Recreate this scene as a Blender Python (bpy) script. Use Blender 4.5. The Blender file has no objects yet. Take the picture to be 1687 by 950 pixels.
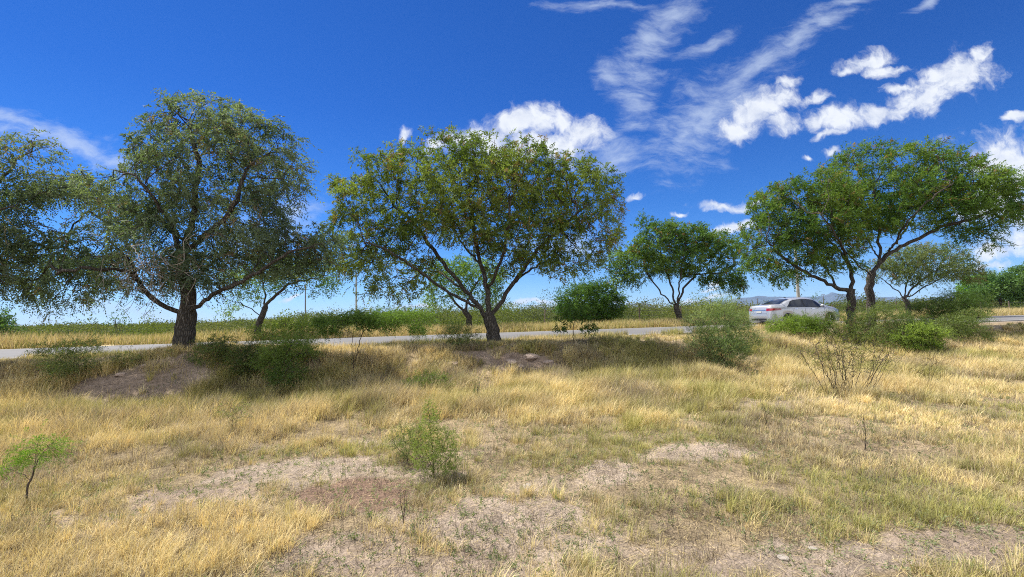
import bpy, math, random
import numpy as np
from mathutils import Vector, Matrix
R = math.radians
SC = bpy.context.scene
COL = SC.collection
# ---------------------------------------------------------------- camera
F = 773.0                      # focal length in photograph pixels (1687 wide)
EYE = np.array([0.0, 0.0, 1.6])
PITCH, ROLL = R(3.35), R(1.35)
_f = np.array([0, math.cos(PITCH), math.sin(PITCH)])
_u0 = np.array([0, -math.sin(PITCH), math.cos(PITCH)])
_r0 = np.array([1.0, 0, 0])
_r = _r0*math.cos(ROLL) - _u0*math.sin(ROLL)
_u = _u0*math.cos(ROLL) + _r0*math.sin(ROLL)
cd = bpy.data.cameras.new('camera'); cam = bpy.data.objects.new('camera', cd); COL.objects.link(cam)
cd.sensor_width = 36; cd.lens = 36*F/1687; cd.clip_start = .05; cd.clip_end = 40000
cam.matrix_world = Matrix(((_r[0], _u[0], -_f[0], EYE[0]), (_r[1], _u[1], -_f[1], EYE[1]), (_r[2], _u[2], -_f[2], EYE[2]), (0, 0, 0, 1)))
SC.camera = cam
def ray(px, py):
    return _f + (px-843.5)/F*_r - (py-475)/F*_u
def P(px, py, Y):
    d = ray(px, py); return EYE + d*(Y/d[1])
# ---------------------------------------------------------------- render settings
SC.render.engine = 'CYCLES'
SC.view_settings.view_transform = 'Standard'; SC.view_settings.look = 'None'
SC.view_settings.gamma = 1; SC.view_settings.use_curve_mapping = False
SC.view_settings.exposure = 1.02
cy = SC.cycles
cy.max_bounces = 6; cy.diffuse_bounces = 3; cy.glossy_bounces = 2; cy.transmission_bounces = 5
cy.transparent_max_bounces = 6; cy.volume_bounces = 0
cy.use_denoising = False; cy.use_adaptive_sampling = False; cy.filter_width = 1.05
cy.caustics_reflective = False; cy.caustics_refractive = False
# ---------------------------------------------------------------- sun and sky
SUN_EL, SUN_AZ = 60.0, -58.0   # azimuth from +Y towards +X
sd = bpy.data.lights.new('sun', 'SUN'); sd.energy = 4.9; sd.angle = R(.53); sd.color = (1, .955, .88)
so = bpy.data.objects.new('sun', sd); COL.objects.link(so)
_sv = Vector((math.sin(R(SUN_AZ))*math.cos(R(SUN_EL)), math.cos(R(SUN_AZ))*math.cos(R(SUN_EL)), math.sin(R(SUN_EL))))
so.rotation_euler = _sv.to_track_quat('Z', 'Y').to_euler(); so.location = (0, 0, 30)
W = bpy.data.worlds.new('World'); SC.world = W; W.use_nodes = True
class NT:
    def __init__(s, tree): s.t = tree; s.n = tree.nodes; s.l = tree.links
    def node(s, typ, ins=None, **kw):
        n = s.n.new(typ)
        for k, v in kw.items(): setattr(n, k, v)
        for k, v in (ins or {}).items():
            if isinstance(v, bpy.types.NodeSocket): s.l.new(v, n.inputs[k])
            else: n.inputs[k].default_value = v
        return n
    def math(s, op, a, b=0.0, c=0.0, clamp=False):
        n = s.n.new('ShaderNodeMath'); n.operation = op; n.use_clamp = clamp
        for i, v in enumerate((a, b, c)):
            if isinstance(v, bpy.types.NodeSocket): s.l.new(v, n.inputs[i])
            else: n.inputs[i].default_value = v
        return n.outputs[0]
    def ramp(s, fac, stops, interp='LINEAR'):
        n = s.n.new('ShaderNodeValToRGB'); s.l.new(fac, n.inputs[0]); e = n.color_ramp.elements
        n.color_ramp.interpolation = interp
        while len(e) < len(stops): e.new(.5)
        for q, (p, c) in zip(e, stops): q.position = p; q.color = (*c, 1) if len(c) == 3 else c
        return n.outputs[0]
    def mix(s, fac, a, b, blend='MIX'):
        n = s.n.new('ShaderNodeMix'); n.data_type = 'RGBA'; n.blend_type = blend
        for i, v in ((0, fac), (6, a), (7, b)):
            if isinstance(v, bpy.types.NodeSocket): s.l.new(v, n.inputs[i])
            else: n.inputs[i].default_value = (*v, 1) if isinstance(v, tuple) and len(v) == 3 else v
        return n.outputs[2]
def world():
    t = NT(W.node_tree); t.n.clear()
    out = t.node('ShaderNodeOutputWorld'); bg = t.node('ShaderNodeBackground', {'Strength': .09})
    t.l.new(bg.outputs[0], out.inputs[0])
    sky = t.node('ShaderNodeTexSky', sky_type='NISHITA', sun_disc=False, sun_elevation=R(SUN_EL), sun_rotation=R(SUN_AZ),
                 altitude=1500, air_density=1.05, dust_density=.25, ozone_density=2.2)
    co = t.node('ShaderNodeTexCoord')
    sp = t.node('ShaderNodeSeparateXYZ', {0: co.outputs['Generated']})
    grade = t.ramp(sp.outputs[2], [(0.0, (.42, .57, .84)), (.12, (.21, .45, .80)), (.22, (.125, .375, .76)), (.40, (.085, .315, .72)), (1.0, (.08, .29, .67))])
    base = t.mix(1.0, sky.outputs[0], grade, 'MULTIPLY')
    ay = t.math('MAXIMUM', t.math('ABSOLUTE', sp.outputs[1]), .08)
    uu = t.math('DIVIDE', sp.outputs[0], ay); vv = t.math('DIVIDE', sp.outputs[2], ay)
    uv = t.node('ShaderNodeCombineXYZ', {0: uu, 1: vv, 2: 0.0}).outputs[0]
    def warp(vec, scale, amt, detail=3):
        nz = t.node('ShaderNodeTexNoise', {'Vector': vec, 'Scale': scale, 'Detail': detail})
        o = t.node('ShaderNodeVectorMath', {0: nz.outputs['Color'], 1: (.5, .5, .5)}, operation='SUBTRACT')
        o = t.node('ShaderNodeVectorMath', {0: o.outputs[0], 'Scale': amt}, operation='SCALE')
        return t.node('ShaderNodeVectorMath', {0: vec, 1: o.outputs[0]}, operation='ADD').outputs[0]
    def field(blobs, vec, grow=1.0):
        d = None
        for bi, (px, py, rx, ry, rot) in enumerate(blobs):
            if bi and bi % 5 == 0:   # keeps the node chain in order, so that few values are alive at once
                vec = t.node('ShaderNodeVectorMath', {0: d, 1: (1e-7, 1e-7, 0), 2: vec}, operation='MULTIPLY_ADD').outputs[0]
            q = ray(px, py); c = (q[0]/q[1], q[2]/q[1], 0)
            m = t.node('ShaderNodeMapping', {'Vector': vec, 'Location': c, 'Rotation': (0, 0, R(rot)), 'Scale': (rx/F*grow, ry/F*grow, 1)}, vector_type='TEXTURE')
            m2 = t.node('ShaderNodeVectorMath', {0: m.outputs[0]}, operation='LENGTH').outputs['Value']
            d = m2 if d is None else t.math('SMOOTH_MIN', d, m2, .12)
        return d
    cum = [(880, 203, 52, 30, 0), (925, 200, 34, 22, 0), (955, 212, 42, 26, -8), (835, 206, 32, 22, 0), (800, 230, 50, 24, 0), (757, 228, 30, 17, 0), (720, 240, 22, 12, 20),
           (900, 240, 90, 26, 0), (668, 222, 16, 9, 30),
           (1250, 186, 52, 30, 22), (1285, 165, 34, 22, 25), (1218, 212, 44, 22, 12), (1302, 135, 24, 12, 25), (1340, 165, 26, 11, 12), (1200, 225, 22, 10, 0), (1285, 205, 30, 18, 0),
           (1590, 118, 48, 36, 15), (1560, 130, 60, 36, 20), (1615, 88, 22, 14, 40), (1520, 165, 70, 26, 14), (1450, 188, 70, 18, 8), (1385, 196, 62, 19, 5), (1338, 203, 34, 12, 8), (1477, 143, 26, 8, 5), (1365, 222, 20, 8, 12),
           (1425, 100, 44, 13, 18), (1450, 112, 34, 10, 0), (1400, 112, 22, 8, 30), (1480, 110, 18, 6, 12),
           (1655, 258, 80, 36, 0), (1700, 290, 70, 60, 0), (1650, 335, 80, 32, 0), (1720, 350, 60, 60, 0), (1690, 395, 70, 18, 0), (1672, 192, 18, 7, 0),
           (1195, 335, 42, 9, 4), (1240, 330, 22, 6, 14), (1212, 372, 34, 11, 18), (1370, 251, 15, 8, 0), (1040, 325, 14, 5, 0), (1330, 262, 9, 4, 0), (1120, 358, 14, 4, 0),
           (1640, 415, 60, 13, 4), (1600, 440, 60, 6, 4), (1180, 468, 13, 5, 0), (1170, 478, 13, 4, 0), (870, 497, 50, 6, 2), (900, 506, 60, 5, 2), (480, 487, 17, 4, 0), (1150, 492, 40, 4, 2),
           (700, 505, 30, 3, 2), (1010, 498, 30, 4, 2)]
    w1 = warp(warp(uv, 9.0, .07, 5), 34.0, .028, 6)
    d = field(cum, w1, 1.13)
    nz = t.node('ShaderNodeTexNoise', {'Vector': w1, 'Scale': 19.0, 'Detail': 9.0, 'Roughness': .64})
    inner = t.math('MULTIPLY_ADD', t.math('SUBTRACT', nz.outputs[0], .5), 2.6, t.math('SUBTRACT', 1.0, d))
    ca = t.node('ShaderNodeMapRange', {'Value': inner, 'From Min': -.26, 'From Max': .86}, interpolation_type='SMOOTHSTEP').outputs[0]
    # sun shading painted into the clouds: the same noise a little towards the sun
    off = t.node('ShaderNodeVectorMath', {0: uv, 1: (-.012, .02, 0)}, operation='ADD').outputs[0]
    nz2 = t.node('ShaderNodeTexNoise', {'Vector': off, 'Scale': 17.0, 'Detail': 5.0, 'Roughness': .55})
    rel = t.math('SUBTRACT', nz2.outputs[0], nz.outputs[0])
    shade = t.math('MULTIPLY_ADD', rel, -2.2, .76, clamp=True)
    thick = t.node('ShaderNodeMapRange', {'Value': inner, 'From Min': .45, 'From Max': 1.05, 'To Min': 1.0, 'To Max': .78}).outputs[0]
    shade = t.math('MULTIPLY', shade, thick)
    ccol = t.mix(shade, (3.2, 3.6, 4.6), (5.3, 5.5, 5.8))
    # cirrus
    cir = [(1078, 55, 26, 62, -32), (1050, 120, 30, 40, -25), (1038, 165, 26, 30, 10), (1010, 120, 26, 22, 0), (1110, 15, 46, 20, 25),
           (1300, 72, 95, 20, 24), (1175, 170, 90, 28, 38), (1130, 215, 60, 30, 40), (1240, 105, 70, 18, 26), (1360, 45, 50, 14, 30), (1165, 65, 36, 10, 22), (1165, 190, 110, 50, 40),
           (100, 232, 150, 19, -12), (20, 205, 90, 16, -15), (180, 250, 70, 12, -6), (1000, 255, 34, 34, 0), (1025, 210, 22, 14, 0), (985, 0, 70, 8, 0),
           (1400, 5, 60, 8, 15), (1520, 10, 30, 6, 35),
           (940, 400, 60, 14, 0), (480, 345, 50, 22, 0), (430, 390, 80, 24, 0), (200, 510, 200, 14, -1)]
    w2 = warp(uv, 4.0, .14, 4)
    d2 = field(cir, w2, 1.2)
    mp = t.node('ShaderNodeMapping', {'Vector': w2, 'Rotation': (0, 0, R(-32)), 'Scale': (1, 2.6, 1)})
    nz3 = t.node('ShaderNodeTexNoise', {'Vector': mp.outputs[0], 'Scale': 14.0, 'Detail': 9.0, 'Roughness': .66})
    in2 = t.math('MULTIPLY_ADD', t.math('SUBTRACT', nz3.outputs[0], .5), 3.2, t.math('SUBTRACT', 1.0, d2))
    cb = t.node('ShaderNodeMapRange', {'Value': in2, 'From Min': -.45, 'From Max': 1.5, 'To Max': .62}, interpolation_type='SMOOTHSTEP').outputs[0]
    front = t.math('GREATER_THAN', sp.outputs[1], .1)
    up = t.math('GREATER_THAN', sp.outputs[2], 0)
    m = t.math('MULTIPLY', front, up)
    c1 = t.mix(t.math('MULTIPLY', cb, m), base, (3.7, 4.3, 5.3))
    c2 = t.mix(t.math('MULTIPLY', ca, m), c1, ccol)
    # unseen broken cloud added for fill light: behind the camera and high overhead
    bp_ = t.node('ShaderNodeMapping', {'Vector': co.outputs['Generated'], 'Scale': (1, 1, 2.2)})
    nb = t.node('ShaderNodeTexNoise', {'Vector': bp_.outputs[0], 'Scale': 2.6, 'Detail': 7.0, 'Roughness': .58}).outputs[0]
    cb_ = t.node('ShaderNodeMapRange', {'Value': nb, 'From Min': .34, 'From Max': .50}, interpolation_type='SMOOTHSTEP').outputs[0]
    behind = t.node('ShaderNodeMapRange', {'Value': sp.outputs[1], 'From Min': .05, 'From Max': -.25}).outputs[0]
    over = t.node('ShaderNodeMapRange', {'Value': sp.outputs[2], 'From Min': .74, 'From Max': .88, 'To Max': .7}).outputs[0]
    mm = t.math('MULTIPLY', t.math('MULTIPLY', t.math('MAXIMUM', behind, over), cb_), up)
    c2 = t.mix(mm, c2, (7.2, 7.5, 7.9))
    t.l.new(c2, bg.inputs[0])
    W.cycles.sampling_method = 'MANUAL'; W.cycles.sample_map_resolution = 512
world()
# ---------------------------------------------------------------- helpers
def hash3(i, j, k, seed):
    h = (i.astype(np.uint32)*np.uint32(374761393) + j.astype(np.uint32)*np.uint32(668265263) + k.astype(np.uint32)*np.uint32(2147483647) + np.uint32(seed*1013904223 & 0xffffffff))
    h = (h ^ (h >> np.uint32(13)))*np.uint32(1274126177); h ^= (h >> np.uint32(16))
    return (h & np.uint32(0xffffff)).astype(np.float64)/0xffffff
def vnoise(x, y, z=None, seed=1):
    x = np.asarray(x, float); y = np.asarray(y, float); z = np.zeros_like(x) if z is None else np.asarray(z, float)
    xi, yi, zi = np.floor(x).astype(np.int64), np.floor(y).astype(np.int64), np.floor(z).astype(np.int64)
    fx, fy, fz = x-xi, y-yi, z-zi
    fx, fy, fz = (q*q*(3-2*q) for q in (fx, fy, fz))
    r = 0
    for a in (0, 1):
        for b in (0, 1):
            for c in (0, 1):
                w = (fx if a else 1-fx)*(fy if b else 1-fy)*(fz if c else 1-fz)
                r = r + w*hash3(xi+a, yi+b, zi+c, seed)
    return r
def fbm(x, y, z=None, seed=1, oct=4):
    r = 0; a = .5; s = 1.0; tot = 0
    for o in range(oct):
        r = r + a*vnoise(np.asarray(x)*s, np.asarray(y)*s, None if z is None else np.asarray(z)*s, seed+o*7); tot += a; a *= .5; s *= 2.03
    return r/tot
def sstep(a, b, x):
    t = np.clip((np.asarray(x, float)-a)/(b-a), 0, 1); return t*t*(3-2*t)
def unit(v): return v/np.maximum(np.linalg.norm(v, axis=-1, keepdims=True), 1e-9)
def mesh_np(name, V, faces, cols=None, smooth=False):
    """faces: list of int arrays (m,k)"""
    me = bpy.data.meshes.new(name)
    V = np.ascontiguousarray(V, dtype=np.float32)
    me.vertices.add(len(V)); me.vertices.foreach_set('co', V.ravel())
    tot = np.concatenate([np.full(len(f), f.shape[1]) for f in faces]); idx = np.concatenate([f.ravel() for f in faces])
    st = np.concatenate([[0], np.cumsum(tot)[:-1]])
    me.loops.add(len(idx)); me.loops.foreach_set('vertex_index', idx.astype(np.int32))
    me.polygons.add(len(tot)); me.polygons.foreach_set('loop_start', st.astype(np.int32)); me.polygons.foreach_set('loop_total', tot.astype(np.int32))
    if smooth: me.polygons.foreach_set('use_smooth', np.ones(len(tot), bool))
    if cols is not None:
        a = me.color_attributes.new('Col', 'FLOAT_COLOR', 'POINT')
        c = np.ones((len(V), 4), np.float32); c[:, :3] = cols; a.data.foreach_set('color', c.ravel())
    me.update(calc_edges=True); me.validate()
    return me
def link(name, me, mat=None, parent=None):
    o = bpy.data.objects.new(name, me); COL.objects.link(o)
    if mat is not None: me.materials.append(mat)
    if parent is not None: o.parent = parent
    return o
def tag(o, label=None, cat=None, group=None, kind=None):
    for k, v in (('label', label), ('category', cat), ('group', group), ('kind', kind)):
        if v: o[k] = v
    return o
def empty(name, loc, rz=0.0):
    o = bpy.data.objects.new(name, None); COL.objects.link(o); o.location = [float(q) for q in loc]; o.rotation_euler = (0, 0, rz); o.empty_display_size = .3
    return o
# ---------------------------------------------------------------- materials
def material(name):
    m = bpy.data.materials.new(name); m.use_nodes = True; t = NT(m.node_tree); t.n.clear()
    return m, t, t.node('ShaderNodeOutputMaterial')
def principled(name, col, rough=.6, metal=0, noise=None, bump=0, bscale=20, spec=.5, coat=0, attr=False):
    m, t, out = material(name)
    co = t.node('ShaderNodeTexCoord').outputs['Object']
    c = t.node('ShaderNodeAttribute', attribute_name='Col').outputs[0] if attr else (*col, 1)
    if noise:
        nz = t.node('ShaderNodeTexNoise', {'Vector': co, 'Scale': noise[0], 'Detail': 6.0}).outputs[0]
        f = t.node('ShaderNodeMapRange', {'Value': nz, 'From Min': .3, 'From Max': .7, 'To Min': 1-noise[1], 'To Max': 1+noise[1]}).outputs[0]
        fc = t.node('ShaderNodeCombineColor', {0: f, 1: f, 2: f}).outputs[0]
        c = t.mix(1.0, c, fc, 'MULTIPLY')
    b = t.node('ShaderNodeBsdfPrincipled', {'Base Color': c, 'Roughness': rough, 'Metallic': metal, 'Specular IOR Level': spec, 'Coat Weight': coat})
    if bump:
        n2 = t.node('ShaderNodeTexNoise', {'Vector': co, 'Scale': float(bscale), 'Detail': 6.0}).outputs[0]
        bp = t.node('ShaderNodeBump', {'Height': n2, 'Strength': bump, 'Distance': .02}); t.l.new(bp.outputs[0], b.inputs['Normal'])
    t.l.new(b.outputs[0], out.inputs[0]); return m
def leafmat(name, trans=.35, spec=.25, tint=(1.25, 1.35, .5)):
    m, t, out = material(name)
    a = t.node('ShaderNodeAttribute', attribute_name='Col').outputs[0]
    b = t.node('ShaderNodeBsdfPrincipled', {'Base Color': a, 'Roughness': .6, 'Specular IOR Level': spec*.4})
    tr = t.node('ShaderNodeBsdfTranslucent', {'Color': t.mix(1.0, a, tint, 'MULTIPLY')})
    mx = t.node('ShaderNodeMixShader', {0: trans, 1: b.outputs[0], 2: tr.outputs[0]})
    t.l.new(mx.outputs[0], out.inputs[0]); return m
def barkmat(name, c0, c1):
    m, t, out = material(name)
    co = t.node('ShaderNodeTexCoord').outputs['Object']
    mp = t.node('ShaderNodeMapping', {'Vector': co, 'Scale': (1, 1, .22)}).outputs[0]
    vo = t.node('ShaderNodeTexVoronoi', {'Vector': mp, 'Scale': 26.0, 'Randomness': 1.0}, feature='DISTANCE_TO_EDGE').outputs[0]
    nz = t.node('ShaderNodeTexNoise', {'Vector': co, 'Scale': 9.0, 'Detail': 8.0, 'Roughness': .7}).outputs[0]
    h = t.math('ADD', t.math('MINIMUM', t.math('MULTIPLY', vo, 3.0), .7), nz)
    c = t.ramp(t.math('MULTIPLY', h, .62), [(.15, tuple(q*.45 for q in c0)), (.45, c0), (.85, c1)])
    b = t.node('ShaderNodeBsdfPrincipled', {'Base Color': c, 'Roughness': .95, 'Specular IOR Level': .15})
    bp = t.node('ShaderNodeBump', {'Height': h, 'Strength': .9, 'Distance': .03}); t.l.new(bp.outputs[0], b.inputs['Normal'])
    t.l.new(b.outputs[0], out.inputs[0]); return m
M_leaf = leafmat('tree_leaf', .38)
M_grass = leafmat('grass_blade', .30, .2, (1.05, 1.0, .8))
M_bark = barkmat('bark', (.055, .047, .040), (.135, .120, .105))
M_twig = principled('twig_bark', (.07, .052, .042), .9, noise=(30, .4), spec=.2)
M_graybark = principled('dead_twig_bark', (.28, .25, .22), .9, noise=(30, .3), spec=.2)
# ---------------------------------------------------------------- terrain
RO = np.array([-14.2, 13.0]); RDIR = np.array([.9602, .2794]); RN = np.array([-.2794, .9602])
ROADZ = .745; ROADW = 7.4
def road_t(x, y): return (x-RO[0])*RN[0] + (y-RO[1])*RN[1]
def road_s(x, y): return (x-RO[0])*RDIR[0] + (y-RO[1])*RDIR[1]
def H(x, y):
    x = np.asarray(x, float); y = np.asarray(y, float)
    t = road_t(x, y); s = road_s(x, y)
    lo = -5.6 - 3.2*sstep(5, 14, x) + .9*(vnoise(s*.45, s*0, seed=5)-.5)
    side = sstep(0, 1, (t-lo)/(-3.2-lo))
    bank = .72 + .16*(vnoise(s*.35+3, t*.4, seed=6)-.5) + .18*np.exp(-((s-6.0)/2.0)**2) + .06*np.exp(-((s-13.5)/2.0)**2)
    top = bank + (.712-bank)*sstep(-1.7, -.55, t)
    field = .10*(fbm(x*.35, y*.35, seed=8)-.5) + .05*(fbm(x*1.6, y*1.6, seed=9, oct=3)-.5)
    near = sstep(40, 25, np.hypot(x, y))
    rough = ((.07+.16*side*sstep(-1.5, -3, t))*(fbm(x*2.4, y*2.4, seed=11)-.5) + .022*(vnoise(x*9, y*9, seed=12)-.5))*sstep(-.6, -1.3, t)*near
    # shallow wheel rut at the lower right of the field
    rut = -.06*np.exp(-((y-(2.75+.16*(x-3)))/.35)**2)*sstep(1.2, 2.5, x)
    h = side*top + (1-side)*(field*near+rut) + rough
    flat = sstep(-.55, -.35, t)
    return h*(1-flat) + .712*flat
def project(p):
    v = np.array(p)-EYE; z = v@_f; return 843.5+F*(v@_r)/z, 475-F*(v@_u)/z
def onground(px, py, ymax=120.0):
    d = ray(px, py); d = d/d[1]
    ys = np.concatenate([np.arange(1.5, 30, .02), np.arange(30, ymax, .1)])
    q = EYE[None] + d[None]*ys[:, None]
    b = np.nonzero(q[:, 2] < H(q[:, 0], q[:, 1]))[0]
    q = q[b[0]] if len(b) else q[-1]
    return np.array([q[0], q[1], float(H(q[0], q[1]))])
def at(px, Y):
    """ground point seen in the photograph's column px at distance Y"""
    p = P(px, 520, Y); return np.array([p[0], p[1], float(H(p[0], p[1]))])
# bare soil patches: px, py, rx (m), ry (m), strength, redness
BARE = [(500, 775, .95, .42, 1, 0), (330, 815, .7, .28, .8, .3), (250, 840, .45, .2, .5, .3), (580, 815, .62, .42, 1, 1), (690, 850, .40, .22, .7, .3), (820, 850, .70, .42, 1, 0), (740, 935, .65, .25, .9, .2), (640, 930, .5, .25, .8, .1), (900, 900, .6, .3, .8, 0), (1110, 915, .45, .18, .55, .1), (520, 915, .30, .28, .8, .1),
        (620, 730, .5, .25, .7, 0), (1010, 775, .35, .25, .8, 0), (1150, 745, .75, .40, .85, 0), (900, 800, .5, .25, .5, 0), (700, 780, .6, .2, .6, 0), (1400, 918, .62, .22, 1, 0), (1500, 905, .6, .20, 1, 0), (1610, 893, .65, .18, 1, .2), (1530, 930, .55, .14, 1, 0), (1270, 950, .5, .15, .9, .1), (1660, 925, .35, .08, 1, 0),
        (1270, 660, 1.0, .7, .6, .0), (180, 700, 1.2, .22, .8, .1), (300, 690, .6, .25, .6, 0), (700, 640, .8, .4, .4, 0), (870, 940, .5, .2, .5, .1), (1000, 870, .5, .2, .4, 0), (620, 890, .4, .3, .6, .2), (400, 735, .5, .3, .4, 0), (760, 740, .5, .3, .2, 0),
        (60, 860, .8, .12, .5, .2), (1110, 640, 1.2, .5, .35, .2)]
BARE = [(onground(a, b), c, d, e, f) for a, b, c, d, e, f in BARE]
BANKBARE = [(at(215, 9.7), 1.25, .5, .82, .5), (at(140, 9.3), .8, .35, .6, .5), (at(285, 10.4), 1.0, .6, .8, .4), (at(860, 12.6), 1.0, .5, 1, .5), (at(770, 12.7), .7, .4, .9, .5)]
def bare(x, y):
    wx = x + .5*(fbm(x*2.2, y*2.2, seed=21)-.5) + .16*(vnoise(x*11, y*11, seed=27)-.5); wy = y + .5*(fbm(x*2.2, y*2.2, seed=22)-.5) + .16*(vnoise(x*11, y*11, seed=28)-.5)
    b = np.zeros_like(x); r = np.zeros_like(x)
    for c, rx, ry, s, red in BARE+BANKBARE:
        d = np.hypot((wx-c[0])/rx, (wy-c[1])/ry); k = s*sstep(1.15, .75, d)
        r = np.maximum(r, k*red); b = np.maximum(b, k)
    return b, r
def grid_axis(segs):
    out = [segs[0][0]]
    for a, b, st in segs: out += list(np.linspace(a, b, max(2, int(round((b-a)/st))+1))[1:])
    return np.array(out)
def make_ground():
    geo = list(16*1.09**np.arange(1, 76)); geo = [g for g in geo if g < 9000]+[9500]
    xs = np.concatenate([[-g for g in geo[::-1]], grid_axis([(-16, -6, .13), (-6, 6, .055), (6, 16, .13)]), geo])
    ys = np.concatenate([[-9500, -3000, -900, -200, -60, -20, -8, -3], grid_axis([(0, 2, .25), (2, 6, .05), (6, 15, .1), (15, 34, .25)]), [30+g/4 for g in geo if g > 18]])
    ys = np.unique(ys)
    X, Y = np.meshgrid(xs, ys); Z = H(X, Y)
    n, m = X.shape
    V = np.stack([X, Y, Z], -1).reshape(-1, 3)
    i = np.arange(n*m).reshape(n, m)
    Fq = np.stack([i[:-1, :-1], i[:-1, 1:], i[1:, 1:], i[1:, :-1]], -1).reshape(-1, 4)
    x, y = V[:, 0], V[:, 1]; t = road_t(x, y)
    b, r = bare(x, y)
    n1 = fbm(x*1.3, y*1.3, seed=31)[:, None]; n2 = vnoise(x*6, y*6, seed=33)[:, None]
    soil = np.array([.37, .292, .225])*(.82+.36*n2); red = np.array([.19, .11, .075])*(.85+.3*n2)
    litter = np.array([.27, .205, .125])*(.7+.6*n2)*(.8+.4*n1)
    c = litter + (soil-litter)*np.clip(b*1.2+.35*(n1-.45), 0, 1)[:, None].reshape(-1, 1)[:len(x)] if False else litter + (soil-litter)*np.clip(b[:, None]*1.2+.5*(n1-.5), 0, 1)
    c = c + (red-c)*np.clip(r[:, None]*1.1, 0, 1)*.8
    beyond = (t > ROADW+.1)[:, None]
    far = np.array([.20, .19, .085])*(.7+.6*n1); dryb = np.array([.40, .32, .17])*(.8+.4*n1)
    c = np.where(beyond, dryb + (far-dryb)*sstep(9, 14, t-ROADW*.3)[:, None], c)
    shoulder = np.exp(-(np.maximum(np.maximum(-t-.3, t-ROADW-.3), 0)/.35)**2)[:, None]
    c = c + (np.array([.24, .21, .18])-c)*shoulder*.8
    me = mesh_np('ground', V, [Fq], c, smooth=True)
    m_, tt, out = material('ground_soil')
    co = tt.node('ShaderNodeTexCoord').outputs['Object']
    a = tt.node('ShaderNodeAttribute', attribute_name='Col').outputs[0]
    nf = tt.node('ShaderNodeTexNoise', {'Vector': co, 'Scale': 26.0, 'Detail': 10.0, 'Roughness': .78}).outputs[0]
    sp = tt.node('ShaderNodeTexNoise', {'Vector': co, 'Scale': 9.0, 'Detail': 5.0}).outputs[0]
    f = tt.node('ShaderNodeMapRange', {'Value': nf, 'From Min': .3, 'From Max': .7, 'To Min': .62, 'To Max': 1.32}).outputs[0]
    f2 = tt.node('ShaderNodeMapRange', {'Value': sp, 'From Min': .35, 'From Max': .65, 'To Min': .82, 'To Max': 1.14}).outputs[0]
    f = tt.math('MULTIPLY', f, f2)
    c2 = tt.mix(1.0, a, tt.node('ShaderNodeCombineColor', {0: f, 1: f, 2: f}).outputs[0], 'MULTIPLY')
    vo = tt.node('ShaderNodeTexVoronoi', {'Vector': co, 'Scale': 45.0}).outputs[0]
    hh = tt.math('ADD', tt.math('MULTIPLY', nf, 1.0), tt.math('MULTIPLY', vo, .5))
    b_ = tt.node('ShaderNodeBsdfPrincipled', {'Base Color': c2, 'Roughness': .95, 'Specular IOR Level': .15})
    bp = tt.node('ShaderNodeBump', {'Height': hh, 'Strength': 1.0, 'Distance': .04}); tt.l.new(bp.outputs[0], b_.inputs['Normal'])
    tt.l.new(b_.outputs[0], out.inputs[0])
    tag(link('ground', me, m_), kind='structure')
make_ground()
def rp(s, t, z): return (RO[0]+s*RDIR[0]+t*RN[0], RO[1]+s*RDIR[1]+t*RN[1], z)
def strip(name, s0, s1, t0, t1, z, mat, step=4.0, skirt=0.0, wob=0.0):
    n = int((s1-s0)/step)+1; V = []; Fc = []
    for i in range(n):
        s = s0+(s1-s0)*i/(n-1)
        a = wob*(float(vnoise([s*1.7], [0.], seed=3)[0])-.5); b = wob*(float(vnoise([s*1.9], [9.], seed=4)[0])-.5)
        V += [rp(s, t0+a, z-skirt), rp(s, t0+a, z), rp(s, t1+b, z), rp(s, t1+b, z-skirt)]
        if i:
            k = 4*i-4
            Fc += [(k+1, k+5, k+6, k+2)] + ([(k, k+4, k+5, k+1), (k+2, k+6, k+7, k+3)] if skirt else [])
    me = bpy.data.meshes.new(name); me.from_pydata(V, [], Fc)
    return link(name, me, mat)
def make_road():
    m, t, out = material('worn_asphalt')
    co = t.node('ShaderNodeTexCoord').outputs['Object']
    n1 = t.node('ShaderNodeTexNoise', {'Vector': co, 'Scale': 60.0, 'Detail': 6.0, 'Roughness': .8}).outputs[0]
    n2 = t.node('ShaderNodeTexNoise', {'Vector': co, 'Scale': .7, 'Detail': 8.0, 'Roughness': .7}).outputs[0]
    v = t.math('ADD', t.math('MULTIPLY', n1, .45), t.math('MULTIPLY', n2, .65))
    c = t.ramp(v, [(.3, (.085, .082, .082)), (.75, (.155, .15, .147))])
    b = t.node('ShaderNodeBsdfPrincipled', {'Base Color': c, 'Roughness': .8, 'Specular IOR Level': .3})
    bp = t.node('ShaderNodeBump', {'Height': n1, 'Strength': .4, 'Distance': .01}); t.l.new(bp.outputs[0], b.inputs['Normal'])
    t.l.new(b.outputs[0], out.inputs[0])
    tag(strip('road', -60, 60, 0, ROADW, ROADZ, m, step=.6, skirt=.06, wob=.12), kind='structure')
    # far ends of the road
    a = strip('road', 60, 700, 0, ROADW, ROADZ, m, step=20, skirt=.06); tag(a, kind='structure')
    a = strip('road', -400, -60, 0, ROADW, ROADZ, m, step=20, skirt=.06); tag(a, kind='structure')
    mw = principled('worn_road_paint', (.42, .41, .39), .7, noise=(14, .25), spec=.3)
    for t0 in (.28, ROADW-.40):
        tag(strip('road_marking', -120, 300, t0, t0+.13, ROADZ+.004, mw, step=3), kind='structure')
make_road()
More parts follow.
